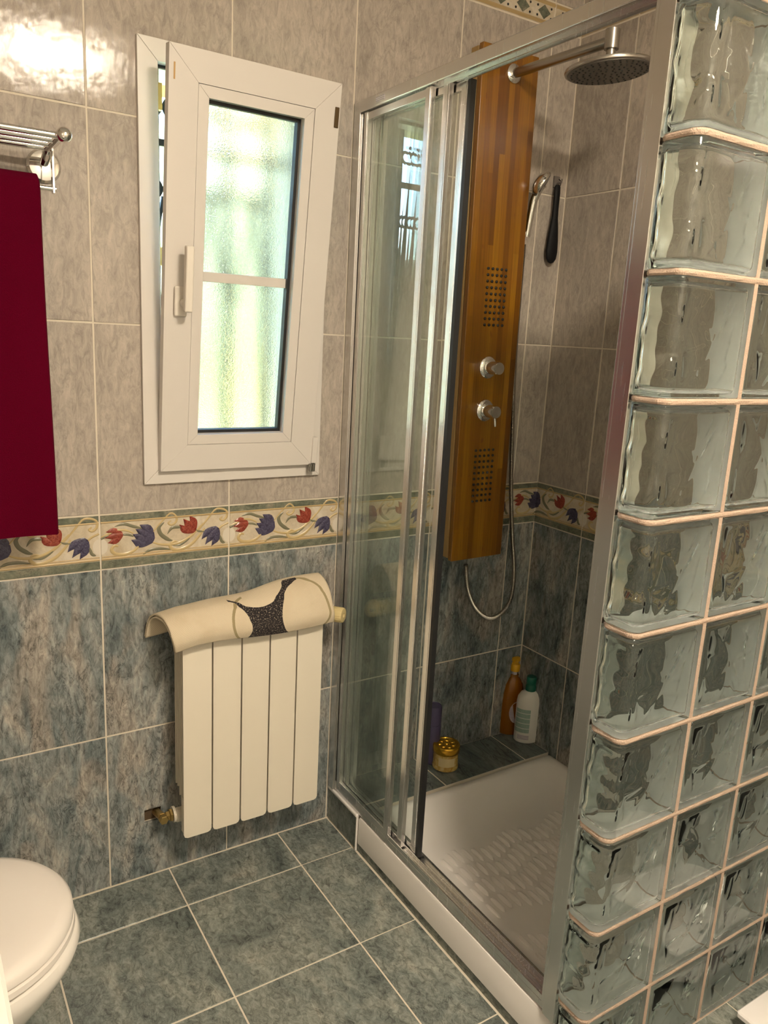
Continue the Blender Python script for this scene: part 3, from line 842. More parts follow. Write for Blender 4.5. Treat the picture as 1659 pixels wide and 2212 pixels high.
# ------------------------------------------------------------------ shower enclosure
enc = thing('shower_enclosure', 'silver framed sliding shower door with its glass leaves pushed open', 'shower door')
ZT, ZB = 2.034, 0.1165
MB().box(-0.002, 0.046, BLK_B+0.001, -0.034, 2.006, ZT).build('header_rail', M['alu'], enc, bevel=0.003)
b = MB(); b.box(0.016, 0.018, -0.93, -0.04, 2.001, 2.0062); b.box(0.030, 0.032, -0.93, -0.04, 2.001, 2.0062)
b.build('header_track', M['alu'], enc)
b = MB(); b.box(0.008, 0.062, BLK_B+0.001, -0.002, ZB, ZB+0.016); b.box(0.008, 0.011, BLK_B+0.001, -0.002, ZB+0.016, ZB+0.030); b.box(0.028, 0.030, BLK_B+0.001, -0.002, ZB+0.016, ZB+0.026); b.box(0.046, 0.048, BLK_B+0.001, -0.002, ZB+0.016, ZB+0.026)
b.build('bottom_track', M['alu'], enc, bevel=0.0008)
b = MB(); b.box(0.0, 0.050, -0.034, -0.0005, ZB, ZT); b.box(0.004, 0.012, -0.040, -0.034, ZB, ZT-0.03); b.box(0.022, 0.030, -0.040, -0.034, ZB, ZT-0.03); b.box(0.040, 0.050, -0.040, -0.034, ZB, ZT-0.03)
b.build('wall_profile', M['alu'], enc, bevel=0.0012)
b = MB(); b.box(0.0, 0.050, BLK_B+0.001, -0.944, ZB, ZT); b.box(0.004, 0.016, -0.944, -0.934, ZB+0.016, ZT-0.03); b.box(0.034, 0.046, -0.944, -0.934, ZB+0.016, ZT-0.03)
b.build('end_profile', M['alu'], enc, bevel=0.0015)
MB().box(-0.0032, -0.002, -0.150, -0.112, 2.014, 2.025).build('maker_plate', M['label_print'], enc)
def leaf(x, y0, y1, handle):
    lf = MB().box(x-0.0025, x+0.0025, y1+0.006, y0-0.006, ZB+0.03, 2.002).build('door_leaf', M['pane'], enc)
    for ya, yb_ in ((y0-0.018, y0), (y1, y1+0.022)):
        b = MB(); b.box(x-0.006, x+0.006, ya, yb_, ZB+0.020, 2.004)
        b.box(x-0.0068, x-0.006, ya+0.004, yb_-0.004, ZB+0.022, 2.002)
        b.build('stile', M['alu'], lf, bevel=0.0015)
    MB().box(x-0.005, x+0.005, y1+0.022, y0-0.018, ZB+0.020, ZB+0.040).build('leaf_rail', M['alu'], lf, bevel=0.001)
    MB().box(x-0.005, x+0.005, y1+0.022, y0-0.018, 1.986, 2.003).build('leaf_rail', M['alu'], lf, bevel=0.001)
    if handle:
        MB().box(x-0.006, x+0.008, y1-0.011, y1, ZB+0.02, 2.002).build('seal', M['black'], lf)
leaf(0.010, -0.048, -0.335, False)
leaf(0.024, -0.062, -0.382, False)
leaf(0.038, -0.078, -0.428, True)

# ------------------------------------------------------------------ glass block partition
part = thing('wall_partition', 'clear glass block wall with a rounded end beside the shower door', 'glass block wall')
struct(part); del part['category']
Z0 = -0.0107; XB = 0.1881
def outline(x0, x1, y0, y1, rl, rr, step=0.006, nc=7):
    """plan outline, anticlockwise from front left; rl / rr = corner radii at the left and right ends. Gives (x, y, nx, ny, flat)"""
    out = []
    def line(ax, ay, bx, by, nx, ny, fl):
        n = max(1, int(math.hypot(bx-ax, by-ay)/step))
        for i in range(n): out.append((ax+(bx-ax)*i/n, ay+(by-ay)*i/n, nx, ny, fl))
    def arc(cx, cy_, r, a0, fl):
        for i in range(nc):
            a = a0 + PI/2*i/nc
            out.append((cx+r*math.cos(a), cy_+r*math.sin(a), math.cos(a), math.sin(a), fl))
    el = 2 if rl > 0.012 else 0
    line(x0+rl, y0, x1-rr, y0, 0, -1, 1); arc(x1-rr, y0+rr, rr, -PI/2, 0)
    line(x1, y0+rr, x1, y1-rr, 1, 0, 0); arc(x1-rr, y1-rr, rr, 0, 0)
    line(x1-rr, y1, x0+rl, y1, 0, 1, 1); arc(x0+rl, y1-rl, rl, PI/2, el)
    line(x0, y1-rl, x0, y0+rl, -1, 0, el); arc(x0+rl, y0+rl, rl, PI, el)
    return out
STROKES = [  # raised petals of the pressed pattern: start, end, width, height (metres, on the face)
    (0.008,-0.006, -0.046,-0.076, 0.0085, 0.00081), (0.004,0.002, -0.030,0.040, 0.0070, 0.00069), (0.010,-0.002, 0.052,0.062, 0.0080, 0.00081),
    (-0.014,0.088, 0.002,0.042, 0.0070, 0.00069), (0.040,0.090, 0.020,0.040, 0.0075, 0.00075), (0.064,0.030, 0.050,-0.036, 0.0080, -0.00069),
    (0.052,-0.034, 0.012,-0.086, 0.0080, 0.00075), (0.070,0.088, 0.064,0.042, 0.0065, 0.00062), (-0.058,0.064, -0.066,0.014, 0.0070, 0.00056),
    (-0.072,-0.014, -0.060,-0.066, 0.0070, 0.00062), (-0.018,-0.046, -0.006,-0.088, 0.0065, -0.00056), (-0.038,0.082, -0.048,0.050, 0.0060, 0.00056),
    (0.030,-0.004, 0.074,-0.012, 0.0060, 0.00056), (-0.010,-0.012, -0.058,-0.022, 0.0060, -0.00050)]
def relief(x, z):
    h = 0.0009*math.sin(62*x+17*z+0.6) + 0.0007*math.sin(48*z-30*x)
    up = dn = 0.0
    for x0, z0, x1, z1, w, amp in STROKES:
        ex, ez = x1-x0, z1-z0; ln = math.hypot(ex, ez); ex /= ln; ez /= ln
        t = ((x-x0)*ex + (z-z0)*ez)/ln
        if -0.05 < t < 1.05:
            d = -(x-x0)*ez + (z-z0)*ex - 0.008*t*(1-t)
            w2 = w*(0.30 + 1.3*math.sqrt(max(0, t+0.05)*max(0, 1.05-t)))*0.8
            v = amp*math.exp(-(d/w2)**2)*min(1, (1.05-t)*6)*min(1, (t+0.05)*6)
            up = max(up, v); dn = min(dn, v)
    return h + up + dn
def block_mesh(name, hw, end):
    D, H = 0.040, 0.095
    rl = 0.020 if end else 0.005
    b = MB()
    # outer surface, softly rounded at top and bottom edge
    o_ = outline(-hw, hw, -D, D, rl, 0.005, 0.03, 6 if end else 3)
    loops = []
    for ins, z in ((0.004, -H), (0.0012, -H+0.0012), (0, -H+0.004), (0, H-0.004), (0.0012, H-0.0012), (0.004, H)):
        loops.append([(x-nx_*ins, y-ny_*ins, z) for x, y, nx_, ny_, f in o_])
    b.loft(loops); n_out = len(b.f)
    # hollow inside with the pressed relief
    T = 0.0085; hz = H - 0.010
    i_ = outline(-hw+T, hw-T, -D+T, D-T, max(0.005, rl-T*0.75), 0.006, 0.0021, 10 if end else 4)
    m = 80; loops = []
    for k in range(m+1):
        z = -hz + 2*hz*k/m; e = min(1, min(k, m-k)/8)
        lp = []
        for x, y, nx_, ny_, fl in i_:
            dsp = 0.0
            if fl == 1:
                ed = min(1, max(0, (min(x+hw-T-(rl if end else 0)*0.5, hw-T-x))/0.014))
                dsp = relief(x if y < 0 else -x*0.93+0.01, z if y < 0 else -z)*e*ed
            elif fl == 2:
                dsp = (0.0016*math.sin(75*z + 26*y) + 0.0009*math.sin(150*z-30*y+1))*e
            ins = 0.006*(1-min(1, min(k, m-k)/4))**2
            lp.append((x-nx_*(ins-dsp), y-ny_*(ins-dsp), z))
        loops.append(lp)
    b.loft(loops)
    me = bpy.data.meshes.new(name); me.from_pydata(b.v, [], b.f)
    bm = bmesh.new(); bm.from_mesh(me); bm.faces.ensure_lookup_table()
    # glass lies between the two skins: outer faces look out, hollow faces look into the hollow
    outer = bm.faces[:n_out]; inner = bm.faces[n_out:]
    bmesh.ops.recalc_face_normals(bm, faces=outer); bmesh.ops.recalc_face_normals(bm, faces=inner)
    bmesh.ops.reverse_faces(bm, faces=inner)
    for f in bm.faces: f.smooth = True
    for e in bm.edges:
        if len(e.link_faces) == 2 and e.calc_face_angle(0) > math.radians(50): e.smooth = False
    bm.to_mesh(me); bm.free()
    me.materials.append(M['block']); me.materials.append(M['coat'])
    for p_ in me.polygons[:n_out]:
        if abs(p_.normal.z) > 0.97 or p_.normal.x > 0.97 or (not end and p_.normal.x < -0.97): p_.material_index = 1
    return me
me_b = block_mesh('glass_block', 0.0947, False)
HWE = (XB-0.0053 - (-0.008))/2
me_e = block_mesh('end_block', HWE, True)
YM = (BLK_F+BLK_B)/2
for k in range(10):
    z0 = max(0.003, Z0+0.2*k+0.0053); z1 = Z0+0.2*k+0.1947
    zs = (z1-z0)/0.19
    for i in range(4):
        if i == 0:
            o = link('end_block', me_e, None, part, loc=(XB-0.0053-HWE, YM, (z0+z1)/2))
        else:
            x0 = XB + 0.2*(i-1) + 0.0053; x1 = min(x0+0.1894, XR-0.003)
            o = link('glass_block', me_b, None, part, loc=((x0+x1)/2, YM, (z0+z1)/2))
            o.scale.x = (x1-x0)/0.1894
            if (i + k) % 2: o.rotation_euler.z = PI if i % 2 else 0
        o.scale.z = zs
    for i in range(3):
        MB().box(XB+0.2*i-0.0050, XB+0.2*i+0.0050, BLK_F+0.0022, BLK_B-0.0022, Z0+0.2*k+0.005, Z0+0.2*k+0.195).build('upright_joint', M['grout_rough'], part)
for k in range(0, 11):
    z = Z0 + 0.2*k
    z0_, z1_ = (0.0, 0.0028) if k == 0 else (z-0.0050, z+0.0050)
    o_ = outline(-0.0072, XR-0.0005, BLK_F+0.0012, BLK_B-0.0012, 0.019, 0.001, 0.02, 7)
    rj = random.Random(k)
    b = MB(); loops = []
    for ins, zz in ((0.0015, z0_), (-0.0003, (z0_*2+z1_)/3), (-0.0003, (z0_+2*z1_)/3), (0.0015, z1_)):
        loops.append([(x-nx_*(ins+rj.uniform(-0.0006, 0.0006)), y-ny_*(ins+rj.uniform(-0.0006, 0.0006)), zz) for x, y, nx_, ny_, f in o_])
    b.loft(loops)
    b.build('mortar_bed', M['grout_rough'], part, smooth=False)

# ------------------------------------------------------------------ bamboo shower panel
PA = math.radians(-0.75)
pn = thing('shower_tower', 'tall bamboo shower panel with chrome knobs on the shower wall', 'shower panel', (0.4515, 0, 0.812), (0, PA, 0))
PH, PW = 1.420, 0.0985
MB().box(-PW+0.008, PW-0.008, -0.030, -0.0012, 0.03, PH-0.03).build('mounting_rail', M['hook'], pn)
MB().box(-PW, PW, -0.060, -0.030, 0.006, PH-0.004).build('back_case', M['bamboo_side'], pn, bevel=0.002)
MB().box(-PW+0.014, PW-0.014, -0.0635, -0.060, 0.018, PH-0.018).build('spacer', M['bamboo_side'], pn)
MB().box(-PW, PW, -0.081, -0.0635, 0, PH).build('front_board', M['bamboo'], pn, bevel=0.0025)
def jets(zc):
    b = MB()
    for i in range(5):
        for j in range(10):
            x = -0.032 + 0.0165*i; z = zc + (j-4.5)*0.0172
            b.lathe([(0.0042, 0.0), (0.0040, 0.003), (0.0022, 0.0045), (0.0006, 0.0045)], (x, -0.081, z), (0,-1,0), 8)
    o = b.build('jet_nozzles', M['nozzle'], pn, smooth=True); o['kind'] = 'stuff'
jets(1.591-0.812); jets(1.072-0.812)
def knob(x, z, lever):
    b = MB(); b.lathe([(0.0315, 0.0), (0.0315, 0.004), (0.028, 0.0075), (0.021, 0.0085), (0.021, 0.013), (0.0005, 0.013)], (x, -0.081, z), (0,-1,0), 32)
    fl = b.build('knob_flange', M['chrome'], pn, smooth=True)
    b = MB(); b.lathe([(0.0185, 0.010), (0.0185, 0.052), (0.0170, 0.0545), (0.0005, 0.0545)], (x, -0.081, z), (0,-1,0), 32)
    kb = b.build('knob', M['chrome'], pn, smooth=True)
    if lever:
        MB().tube([(x+0.003, -0.081-0.044, z-0.014), (x+0.006, -0.081-0.045, z-0.042)], 0.0042).build('lever', M['chrome'], kb, smooth=True)
knob(-0.009, 1.393-0.812, False); knob(-0.009, 1.268-0.812, True)
# overhead arm and rain head
HX, HY, HZ = 0.026, -0.405, 1.2970
b = MB(); b.lathe([(0.024, 0), (0.024, 0.004), (0.016, 0.010), (0.0005, 0.010)], (0.010, -0.081, 1.362), (0,-1,0)); b.build('arm_flange', M['chrome'], pn, smooth=True)
MB().tube([(0.010, -0.085, 1.362), (HX+0.006, HY+0.004, 1.364)], 0.0125, 16).build('overhead_arm', M['steel'], pn, smooth=True)
b = MB(); b.lathe([(0.0175, -0.020), (0.0175, 0.022), (0.0160, 0.0235), (0.0005, 0.0235)], (HX+0.006, HY, 1.366), (0,0,1)); b.lathe([(0.011, -0.052), (0.011, -0.018)], (HX+0.006, HY, 1.366)); b.build('arm_elbow', M['steel'], pn, smooth=True)
hdp = MB().lathe([(0.0005, 0.0), (0.098, 0.0), (0.1035, 0.002), (0.1045, 0.006), (0.1035, 0.0095), (0.085, 0.012), (0.024, 0.020), (0.014, 0.026), (0.0005, 0.026)], (0,0,0), seg=64).build('rain_head', M['steel'], pn, smooth=True, loc=(HX+0.006, HY, HZ), rot=Matrix.Rotation(-0.085, 3, Vector((0.53, 0.85, 0))).to_euler())
MB().lathe([(0.0975, -0.0004), (0.0975, -0.0012), (0.0005, -0.0012)], seg=64).build('spray_face', plain('grey_spray_face', (0.20,0.185,0.165), 0.45, 0.3), hdp)
b = MB()
for ring, n in ((0.015, 6), (0.030, 12), (0.045, 18), (0.060, 24), (0.075, 30), (0.088, 34)):
    for i in range(n):
        a = 2*PI*i/n + ring*20
        b.lathe([(0.0026, -0.0012), (0.0020, -0.0034), (0.0004, -0.0034)], (ring*math.cos(a), ring*math.sin(a), 0), seg=7)
nz = b.build('spray_nozzles', M['nozzle'], hdp); nz['kind'] = 'stuff'

# hand shower with its hose
hs = thing('hand_shower', 'chrome hand shower on its hose hanging from the bamboo panel', 'hand shower')
h0 = at(1137, 512, 'y', -0.062); h1 = at(1152, 436, 'y', -0.075); h2 = at(1170, 397, 'y', -0.095)
b = MB(); pth = catmull([h0, at(1143, 478, 'y', -0.066), h1, at(1163, 409, 'y', -0.086), h2], 6)
b.tube(pth, [0.0100 + 0.0060*min(1, i/(len(pth)-1))**2 for i in range(len(pth))], 14)
b.build('handle', M['chrome'], hs, smooth=True)
ax = (Vector((0.62, -0.55, -0.50))).normalized()
b = MB(); b.lathe([(0.0005, -0.022), (0.022, -0.018), (0.035, -0.007), (0.0380, 0.002), (0.0370, 0.006), (0.0345, 0.0075), (0.0005, 0.0075)], h2, ax, 28)
b.build('spray_head', M['chrome'], hs, smooth=True)
b = MB(); b.lathe([(0.024, 0.0076), (0.022, 0.010), (0.0005, 0.010)], h2, ax, 24); b.build('spray_face', M['hook'], hs, smooth=True)
_hb = MB().box(h0.x-0.030, h0.x-0.0115, h0.y-0.010, h0.y+0.010, h0.z-0.012, h0.z+0.016).build('handset_holder', M['chrome'], bevel=0.003)
_hb.parent = pn; _hb.matrix_parent_inverse = Matrix.LocRotScale(pn.location, pn.rotation_euler, None).inverted()
hp = [Vector((h0.x-0.004, h0.y+0.004, h0.z-0.02))] + [at(px, py, 'y', yy) for px, py, yy in ((1122,640,-0.045),(1113,760,-0.038),(1107,900,-0.032),(1104,1040,-0.030),(1106,1150,-0.030),(1110,1230,-0.030),(1104,1290,-0.032),(1082,1325,-0.036),(1054,1335,-0.040),(1026,1312,-0.044),(1010,1270,-0.046),(1006,1219,-0.046))]
pth = catmull(hp, 40)
# resample evenly so the wound steel shows as ridges
seglen = [0.0]
for i in range(1, len(pth)): seglen.append(seglen[-1] + (pth[i]-pth[i-1]).length)
tot = seglen[-1]; step = 0.0022; res = []; j = 0
for i in range(int(tot/step)+1):
    s = i*step
    while j < len(seglen)-2 and seglen[j+1] < s: j += 1
    t = (s-seglen[j])/max(1e-9, seglen[j+1]-seglen[j]); res.append(pth[j].lerp(pth[j+1], t))
MB().tube(res, [0.0078 if i % 2 else 0.0060 for i in range(len(res))], 8).build('hose', M['steel'], hs, smooth=True)

# back brush on its wall hook
br = thing('back_brush', 'black long handled back brush hanging from a grey wall hook', 'brush')
zt_ = at(1205, 400, 'y', -0.02); zb_ = at(1189, 569, 'y', -0.02)
b = MB(); loops = []
Lb = (zb_-zt_).length; dz = (zb_-zt_).normalized(); sd = Vector((1,0,0))
for t, w, d in ((0,0.0075,0.004),(0.02,0.0105,0.006),(0.1,0.0115,0.007),(0.28,0.0105,0.007),(0.42,0.0115,0.008),(0.55,0.0165,0.009),(0.7,0.0205,0.010),(0.85,0.0225,0.010),(0.94,0.019,0.009),(0.985,0.011,0.006),(1.0,0.002,0.002)):
    c = zt_ + dz*Lb*t
    loops.append([c + sd*w*math.cos(2*PI*k/20) + Vector((0,1,0))*d*math.sin(2*PI*k/20) for k in range(20)])
b.loft(loops); b.build('brush_body', M['brush'], br, smooth=True)
b = MB(); b.tube([zt_+Vector((0.008,0,-0.004)), zt_+Vector((0.012,-0.002,0.010)), zt_+Vector((0,-0.003,0.016))], 0.0015, 6); b.build('hanging_loop', M['brush'], br)
hk = at(1204, 390, 'y', -0.008)
b = MB(); b.box(hk.x-0.011, hk.x+0.011, -0.008, -0.0008, hk.z-0.02, hk.z+0.012); b.tube([(hk.x, -0.008, hk.z-0.010), (hk.x, -0.026, hk.z-0.008), (hk.x, -0.028, hk.z+0.002)], 0.003, 8)
tag(b.build('wall_hook', M['hook'], bevel=0.001), 'small grey adhesive wall hook above the black brush', 'hook')

# ------------------------------------------------------------------ bottles on the ledge
def lathe_part(name, prof, mat, parent, seg=36, sx=1, sy=1, **kw):
    return MB().lathe(prof, (0,0,0), (0,0,1), seg, sx, sy).build(name, mat, parent, smooth=True, **kw)
p = at(1139, 1596, 'z', ZL)
t = thing('shampoo_bottle', 'white shampoo bottle with green cap on the slate ledge', 'bottle', (p.x-0.008, p.y, ZL), (0,0,math.radians(-24))); t.scale = (1.08,)*3
lathe_part('body', [(0.036,0.0),(0.0405,0.004),(0.041,0.02),(0.041,0.135),(0.0385,0.152),(0.030,0.166),(0.017,0.173),(0.014,0.175),(0.0005,0.175)], M['white_bottle'], t, 40, 1.0, 0.74)
lathe_part('cap', [(0.0165,0.174),(0.0168,0.190),(0.0150,0.193),(0.0150,0.198),(0.0162,0.200),(0.0160,0.218),(0.0140,0.2205),(0.0005,0.2205)], M['green_cap'], t)
b = MB()   # printed label wrapped on the left-front of the body
lab = []
for z in (0.038, 0.118):
    lab.append([(0.0415*math.cos(a), 0.74*0.0415*math.sin(a)-0.0003, z) for a in [math.radians(180+8+ i*7) for i in range(12)]])
b.loft(lab, False, False, closed=False); b.build('label', M['label_green'], t, smooth=True)
b = MB(); lab = []
for z in (0.014, 0.030):
    lab.append([(0.0414*math.cos(a), 0.74*0.0414*math.sin(a)-0.0003, z) for a in [math.radians(180+30+ i*7) for i in range(9)]])
b.loft(lab, False, False, closed=False); b.build('small_print', M['label_print'], t, smooth=True)

p = at(1103, 1576, 'z', ZL)
t = thing('soap_bottle', 'amber pump bottle with yellow dispenser in the shower corner', 'bottle', (p.x-0.012, p.y-0.006, ZL), (0,0,math.radians(-20))); t.scale = (1.12,)*3
lathe_part('body', [(0.034,0.0),(0.0375,0.004),(0.038,0.02),(0.038,0.10),(0.0355,0.135),(0.029,0.165),(0.018,0.183),(0.0135,0.188),(0.0135,0.196),(0.0005,0.196)], M['amber'], t, 36, 1.0, 0.68)
lathe_part('neck', [(0.0075,0.1965),(0.0075,0.212),(0.0005,0.212)], M['label_white'], t)
lathe_part('pump_collar', [(0.0145,0.209),(0.0150,0.212),(0.0150,0.228),(0.0125,0.232),(0.0005,0.232)], M['yellow_cap'], t)
b = MB(); b.lathe([(0.0095,0.232),(0.0095,0.240),(0.0135,0.243),(0.0130,0.252),(0.0005,0.254)]); b.tube([(0,0,0.247),(-0.012,-0.016,0.247),(-0.019,-0.024,0.243)], [0.0065,0.0055,0.004], 10)
b.build('pump_head', M['yellow_cap'], t, smooth=True)
b = MB(); ring = []
for i in range(24):
    a = 2*PI*i/24; z = 0.078 + 0.038*math.sin(a); th = math.radians(285) + 0.72*math.cos(a)
    ring.append((0.0384*math.cos(th), 0.68*0.0384*math.sin(th)-0.0006, z))
b.add(ring, [tuple(range(24))]); b.build('label', M['label_print'], t)

p = at(932, 1640, 'z', ZL)
t = thing('conditioner_bottle', 'slim purple conditioner bottle standing behind the gold jar', 'bottle', (p.x-0.010, p.y-0.006, ZL)); t.scale = (1.04,)*3
lathe_part('body', [(0.024,0.0),(0.0265,0.003),(0.0265,0.130),(0.0260,0.1315),(0.0005,0.1315)], M['purple'], t)
lathe_part('cap', [(0.0255,0.1318),(0.0263,0.134),(0.0260,0.188),(0.0235,0.192),(0.0222,0.189),(0.0005,0.189)], M['purple'], t)
p = at(961, 1655, 'z', ZL)
t = thing('mask_jar', 'squat gold hair mask jar with shiny lid on the ledge', 'jar', (p.x, p.y, ZL)); t.scale = (1.06,)*3
lathe_part('jar_body', [(0.036,0.0),(0.0395,0.003),(0.0400,0.010),(0.0385,0.014),(0.0380,0.052),(0.0360,0.054),(0.0005,0.054)], M['jar'], t, 40)
lathe_part('lid', [(0.0405,0.0545),(0.0415,0.056),(0.0415,0.074),(0.0395,0.078),(0.0340,0.0785),(0.0325,0.0765),(0.0005,0.0765)], M['jar_lid'], t, 40)
b = MB(); 
for i in range(7):
    a = 2*PI*i/7; b.lathe([(0.0085,0.0768),(0.007,0.0795),(0.0005,0.0805)], (0.0205*math.cos(a), 0.0205*math.sin(a), 0), seg=10)
b.lathe([(0.008,0.0768),(0.006,0.0800),(0.0005,0.0805)], seg=10)
b.build('lid_emblem', M['jar_lid'], t, smooth=True)
b = MB(); lab = []
for z in (0.018, 0.046):
    lab.append([(0.0392*math.cos(a), 0.0392*math.sin(a), z) for a in [math.radians(200+i*7) for i in range(12)]])
b.loft(lab, False, False, closed=False); b.build('label', plain('jar_cream_label', (0.72,0.58,0.30), 0.35), t, smooth=True)

# ------------------------------------------------------------------ radiator
rad = thing('radiator', 'cream five section radiator on the slate tiled wall', 'radiator')
RX0, RX1, RY, RZ0, RZ1 = -0.490, -0.099, -0.122, 0.168, 0.722
sw = (RX1-RX0)/5
w = sw/2-0.0021
fp = MB()
fp.loft([[(x, y, z) for x, y in ((-w, -0.020), (-w, -0.0025), (-w+0.0025, 0.0), (w-0.0025, 0.0), (w, -0.0025), (w, -0.020), (w-0.0022, -0.020), (w-0.0022, -0.0035), (-w+0.0022, -0.0035), (-w+0.0022, -0.020))] for z in (0.0, 0.0, 0.554)])
def section(open_left):
  sec = MB()
  # front plate with rounded lower corners (local: x across, y forward = -world y)
  r = 0.010
  pts = [(-w, r), (-w+0.003, 0.003), (-w+r, 0.0), (w-r, 0.0), (w-0.003, 0.003), (w, r), (w, 0.554), (-w, 0.554)]
  sec.prism(pts, 0.0, 0.006)
  for x in (-w, w-0.0022):
    if not (open_left and x < 0): sec.box(x, x+0.0022, 0.006, 0.064, r+0.10, 0.545)
    sec.box(x, x+0.0022, 0.006, 0.020, r+0.004, r+0.10)
  for yb_, z0, fw in ((0.026, 0.085, 0.92), (0.042, 0.103, 0.92), (0.058, 0.120, 0.92), (0.074, 0.120, 0.92)):
      sec.box(-w*fw, w*fw, yb_, yb_+0.0035, z0, 0.540)
  sec.box(-0.006, 0.006, 0.006, 0.076, 0.03, 0.545)
  for zc in (0.035, 0.525):
      sec.tube([(-sw/2+0.0002, 0.060, zc), (sw/2-0.0002, 0.060, zc)], 0.019, 16)
  return sec.mesh('radiator_section')
me_first, me = section(True), section(False)
for i in range(5):
    link('radiator_section', me if i else me_first, M['radiator'], rad, bevel=0.0, loc=(RX0+sw*(i+0.5), RY, RZ0))
for x in (RX0+0.05, RX1-0.05):
    MB().box(x-0.012, x+0.012, RY+0.076, -0.0008, 0.60, 0.64).build('wall_bracket', M['radiator'], rad)
# supply valve in its broken-out hole
vz = 0.196; vy = -0.052
b = MB(); b.lathe([(0.021,0.0),(0.021,0.007),(0.0005,0.007)], (RX0+0.0, vy, vz+0.005), (-1,0,0), 24); b.build('reducer', M['radiator'], rad, smooth=True)
b = MB(); b.lathe([(0.0165,0.007),(0.0175,0.009),(0.0175,0.014),(0.0125,0.016),(0.0125,0.024),(0.0005,0.024)], (RX0, vy, vz+0.005), (-1,0,0), 6)
b.lathe([(0.009,0.022),(0.009,0.038),(0.0005,0.038)], (RX0, vy, vz+0.005), (-1,0,0), 16)
b.tube([(RX0-0.033, vy, vz+0.005), (RX0-0.033, vy+0.03, vz-0.004), (RX0-0.033, 0.0100, 0.182)], 0.0105, 14)
b.lathe([(0.0125,0.0),(0.0125,0.010),(0.011,0.012),(0.0005,0.012)], (RX0-0.033, vy-0.006, vz+0.005), (0,-1,0), 6)
b.build('supply_valve', M['brass'], rad, smooth=False)
# thermostat head at the top right
td = Vector((0.62, -0.785, 0.02)).normalized(); tc = Vector((-0.070, -0.078, 0.712))
b = MB(); b.tube([(RX1-0.004, -0.077, 0.693+0.005), tuple(tc)], 0.011, 14); b.build('thermostat_neck', M['brass'], rad, smooth=True)
b = MB(); loops = []
for rr, hh in ((0.012,0.0),(0.0175,0.006),(0.0205,0.012),(0.0205,0.048),(0.0190,0.053),(0.0065,0.054),(0.0055,0.049),(0.0005,0.049)):
    q = Vector((0,0,1)).rotation_difference(td)
    loops.append([tc + q @ Vector(((rr*(1+(0.045 if (k % 2 and rr > 0.018) else 0)))*math.cos(2*PI*k/40), (rr*(1+(0.045 if (k % 2 and rr > 0.018) else 0)))*math.sin(2*PI*k/40), hh)) for k in range(40)])
b.loft(loops); b.build('thermostat_knob', M['thermo'], rad, smooth=True)
MB().lathe([(0.0055,0.0492),(0.0005,0.0495)], tc, td, 12).build('thermostat_cap', M['black'], rad)

# bath mat folded over the radiator
NXm, NVm = 90, 40
b = MB(); uvs = []; V0 = []
def mat_pt(s, v, off):
    """s 0..1 along x, v 0..1 from the front hem over the top to the back; off = outward offset"""
    x = (-0.515 - 0.035*v)*(1-s) + (-0.084)*s
    lift = 0.012 + 0.042*(0.5-0.5*math.cos(PI*min(1, max(0, (s-0.05)/0.85)))) + 0.004*math.sin(s*9)
    droop = -0.008*max(0, (0.12-s)/0.12)
    # cross-section: front hem, rounded shoulder, top, small back drop
    prof = [(-0.141, 0.708), (-0.146, 0.730), (-0.139, 0.752), (-0.118, 0.766+lift*0.45), (-0.085, 0.764+lift*0.85), (-0.055, 0.755+lift), (-0.030, 0.735+lift*0.8), (-0.021, 0.700+lift*0.4)]
    t = v*(len(prof)-1); i = min(int(t), len(prof)-2); f = t-i
    g = lambda k: Vector(prof[max(0, min(len(prof)-1, k))])
    p0, p1, p2, p3 = g(i-1), g(i), g(i+1), g(i+2)
    q = 0.5*((2*p1)+(p2-p0)*f+(2*p0-5*p1+4*p2-p3)*f*f+(3*p1-p0-3*p2+p3)*f**3)
    d = (g(i+1)-g(i)).normalized(); n = Vector((-d.y, d.x))
    if n.y < 0 and i > 2: n = -n
    if i <= 2: n = Vector((-abs(n.x), abs(n.y)))
    wave = 0.0025*math.sin(s*17+v*3)
    front_skew = 0.004*math.sin(s*7)
    yy, zz = q.x + n.x*(off+wave*0.5), q.y + droop*(1 if v < 0.9 else 0.8) + n.y*(off+wave*0.5) + front_skew*(1-v)
    xx = x - 0.010*v*max(0, (s-0.90)/0.10)
    return (xx, yy, zz)
def sheet(off, thick):
    top = [[mat_pt(i/NXm, j/NVm, off+thick) for j in range(NVm+1)] for i in range(NXm+1)]
    bot = [[mat_pt(i/NXm, j/NVm, off) for j in range(NVm+1)] for i in range(NXm+1)]
    bb = MB(); idx = {}
    vsx = [p for r_ in top for p in r_] + [p for r_ in bot for p in r_]
    n1 = (NXm+1)*(NVm+1); fs = []
    I = lambda i, j, k=0: k*n1 + i*(NVm+1)+j
    for i in range(NXm):
        for j in range(NVm):
            fs.append((I(i,j), I(i+1,j), I(i+1,j+1), I(i,j+1))); fs.append((I(i,j,1), I(i,j+1,1), I(i+1,j+1,1), I(i+1,j,1)))
    for i in range(NXm):
        fs.append((I(i,0), I(i,0,1), I(i+1,0,1), I(i+1,0))); fs.append((I(i,NVm), I(i+1,NVm), I(i+1,NVm,1), I(i,NVm,1)))
    for j in range(NVm):
        fs.append((I(0,j), I(0,j+1), I(0,j+1,1), I(0,j,1))); fs.append((I(NXm,j), I(NXm,j,1), I(NXm,j+1,1), I(NXm,j+1)))
    bb.add(vsx, fs); me_ = bb.mesh('bath_mat')
    ul = me_.uv_layers.new(name='UVMap'); ARC = 0.235
    for lp in me_.loops:
        k = lp.vertex_index % n1; i, j = divmod(k, NVm+1)
        ul.data[lp.index].uv = (-0.53 + i/NXm*0.446, j/NVm*ARC)
    for p_ in me_.polygons: p_.use_smooth = True
    return me_
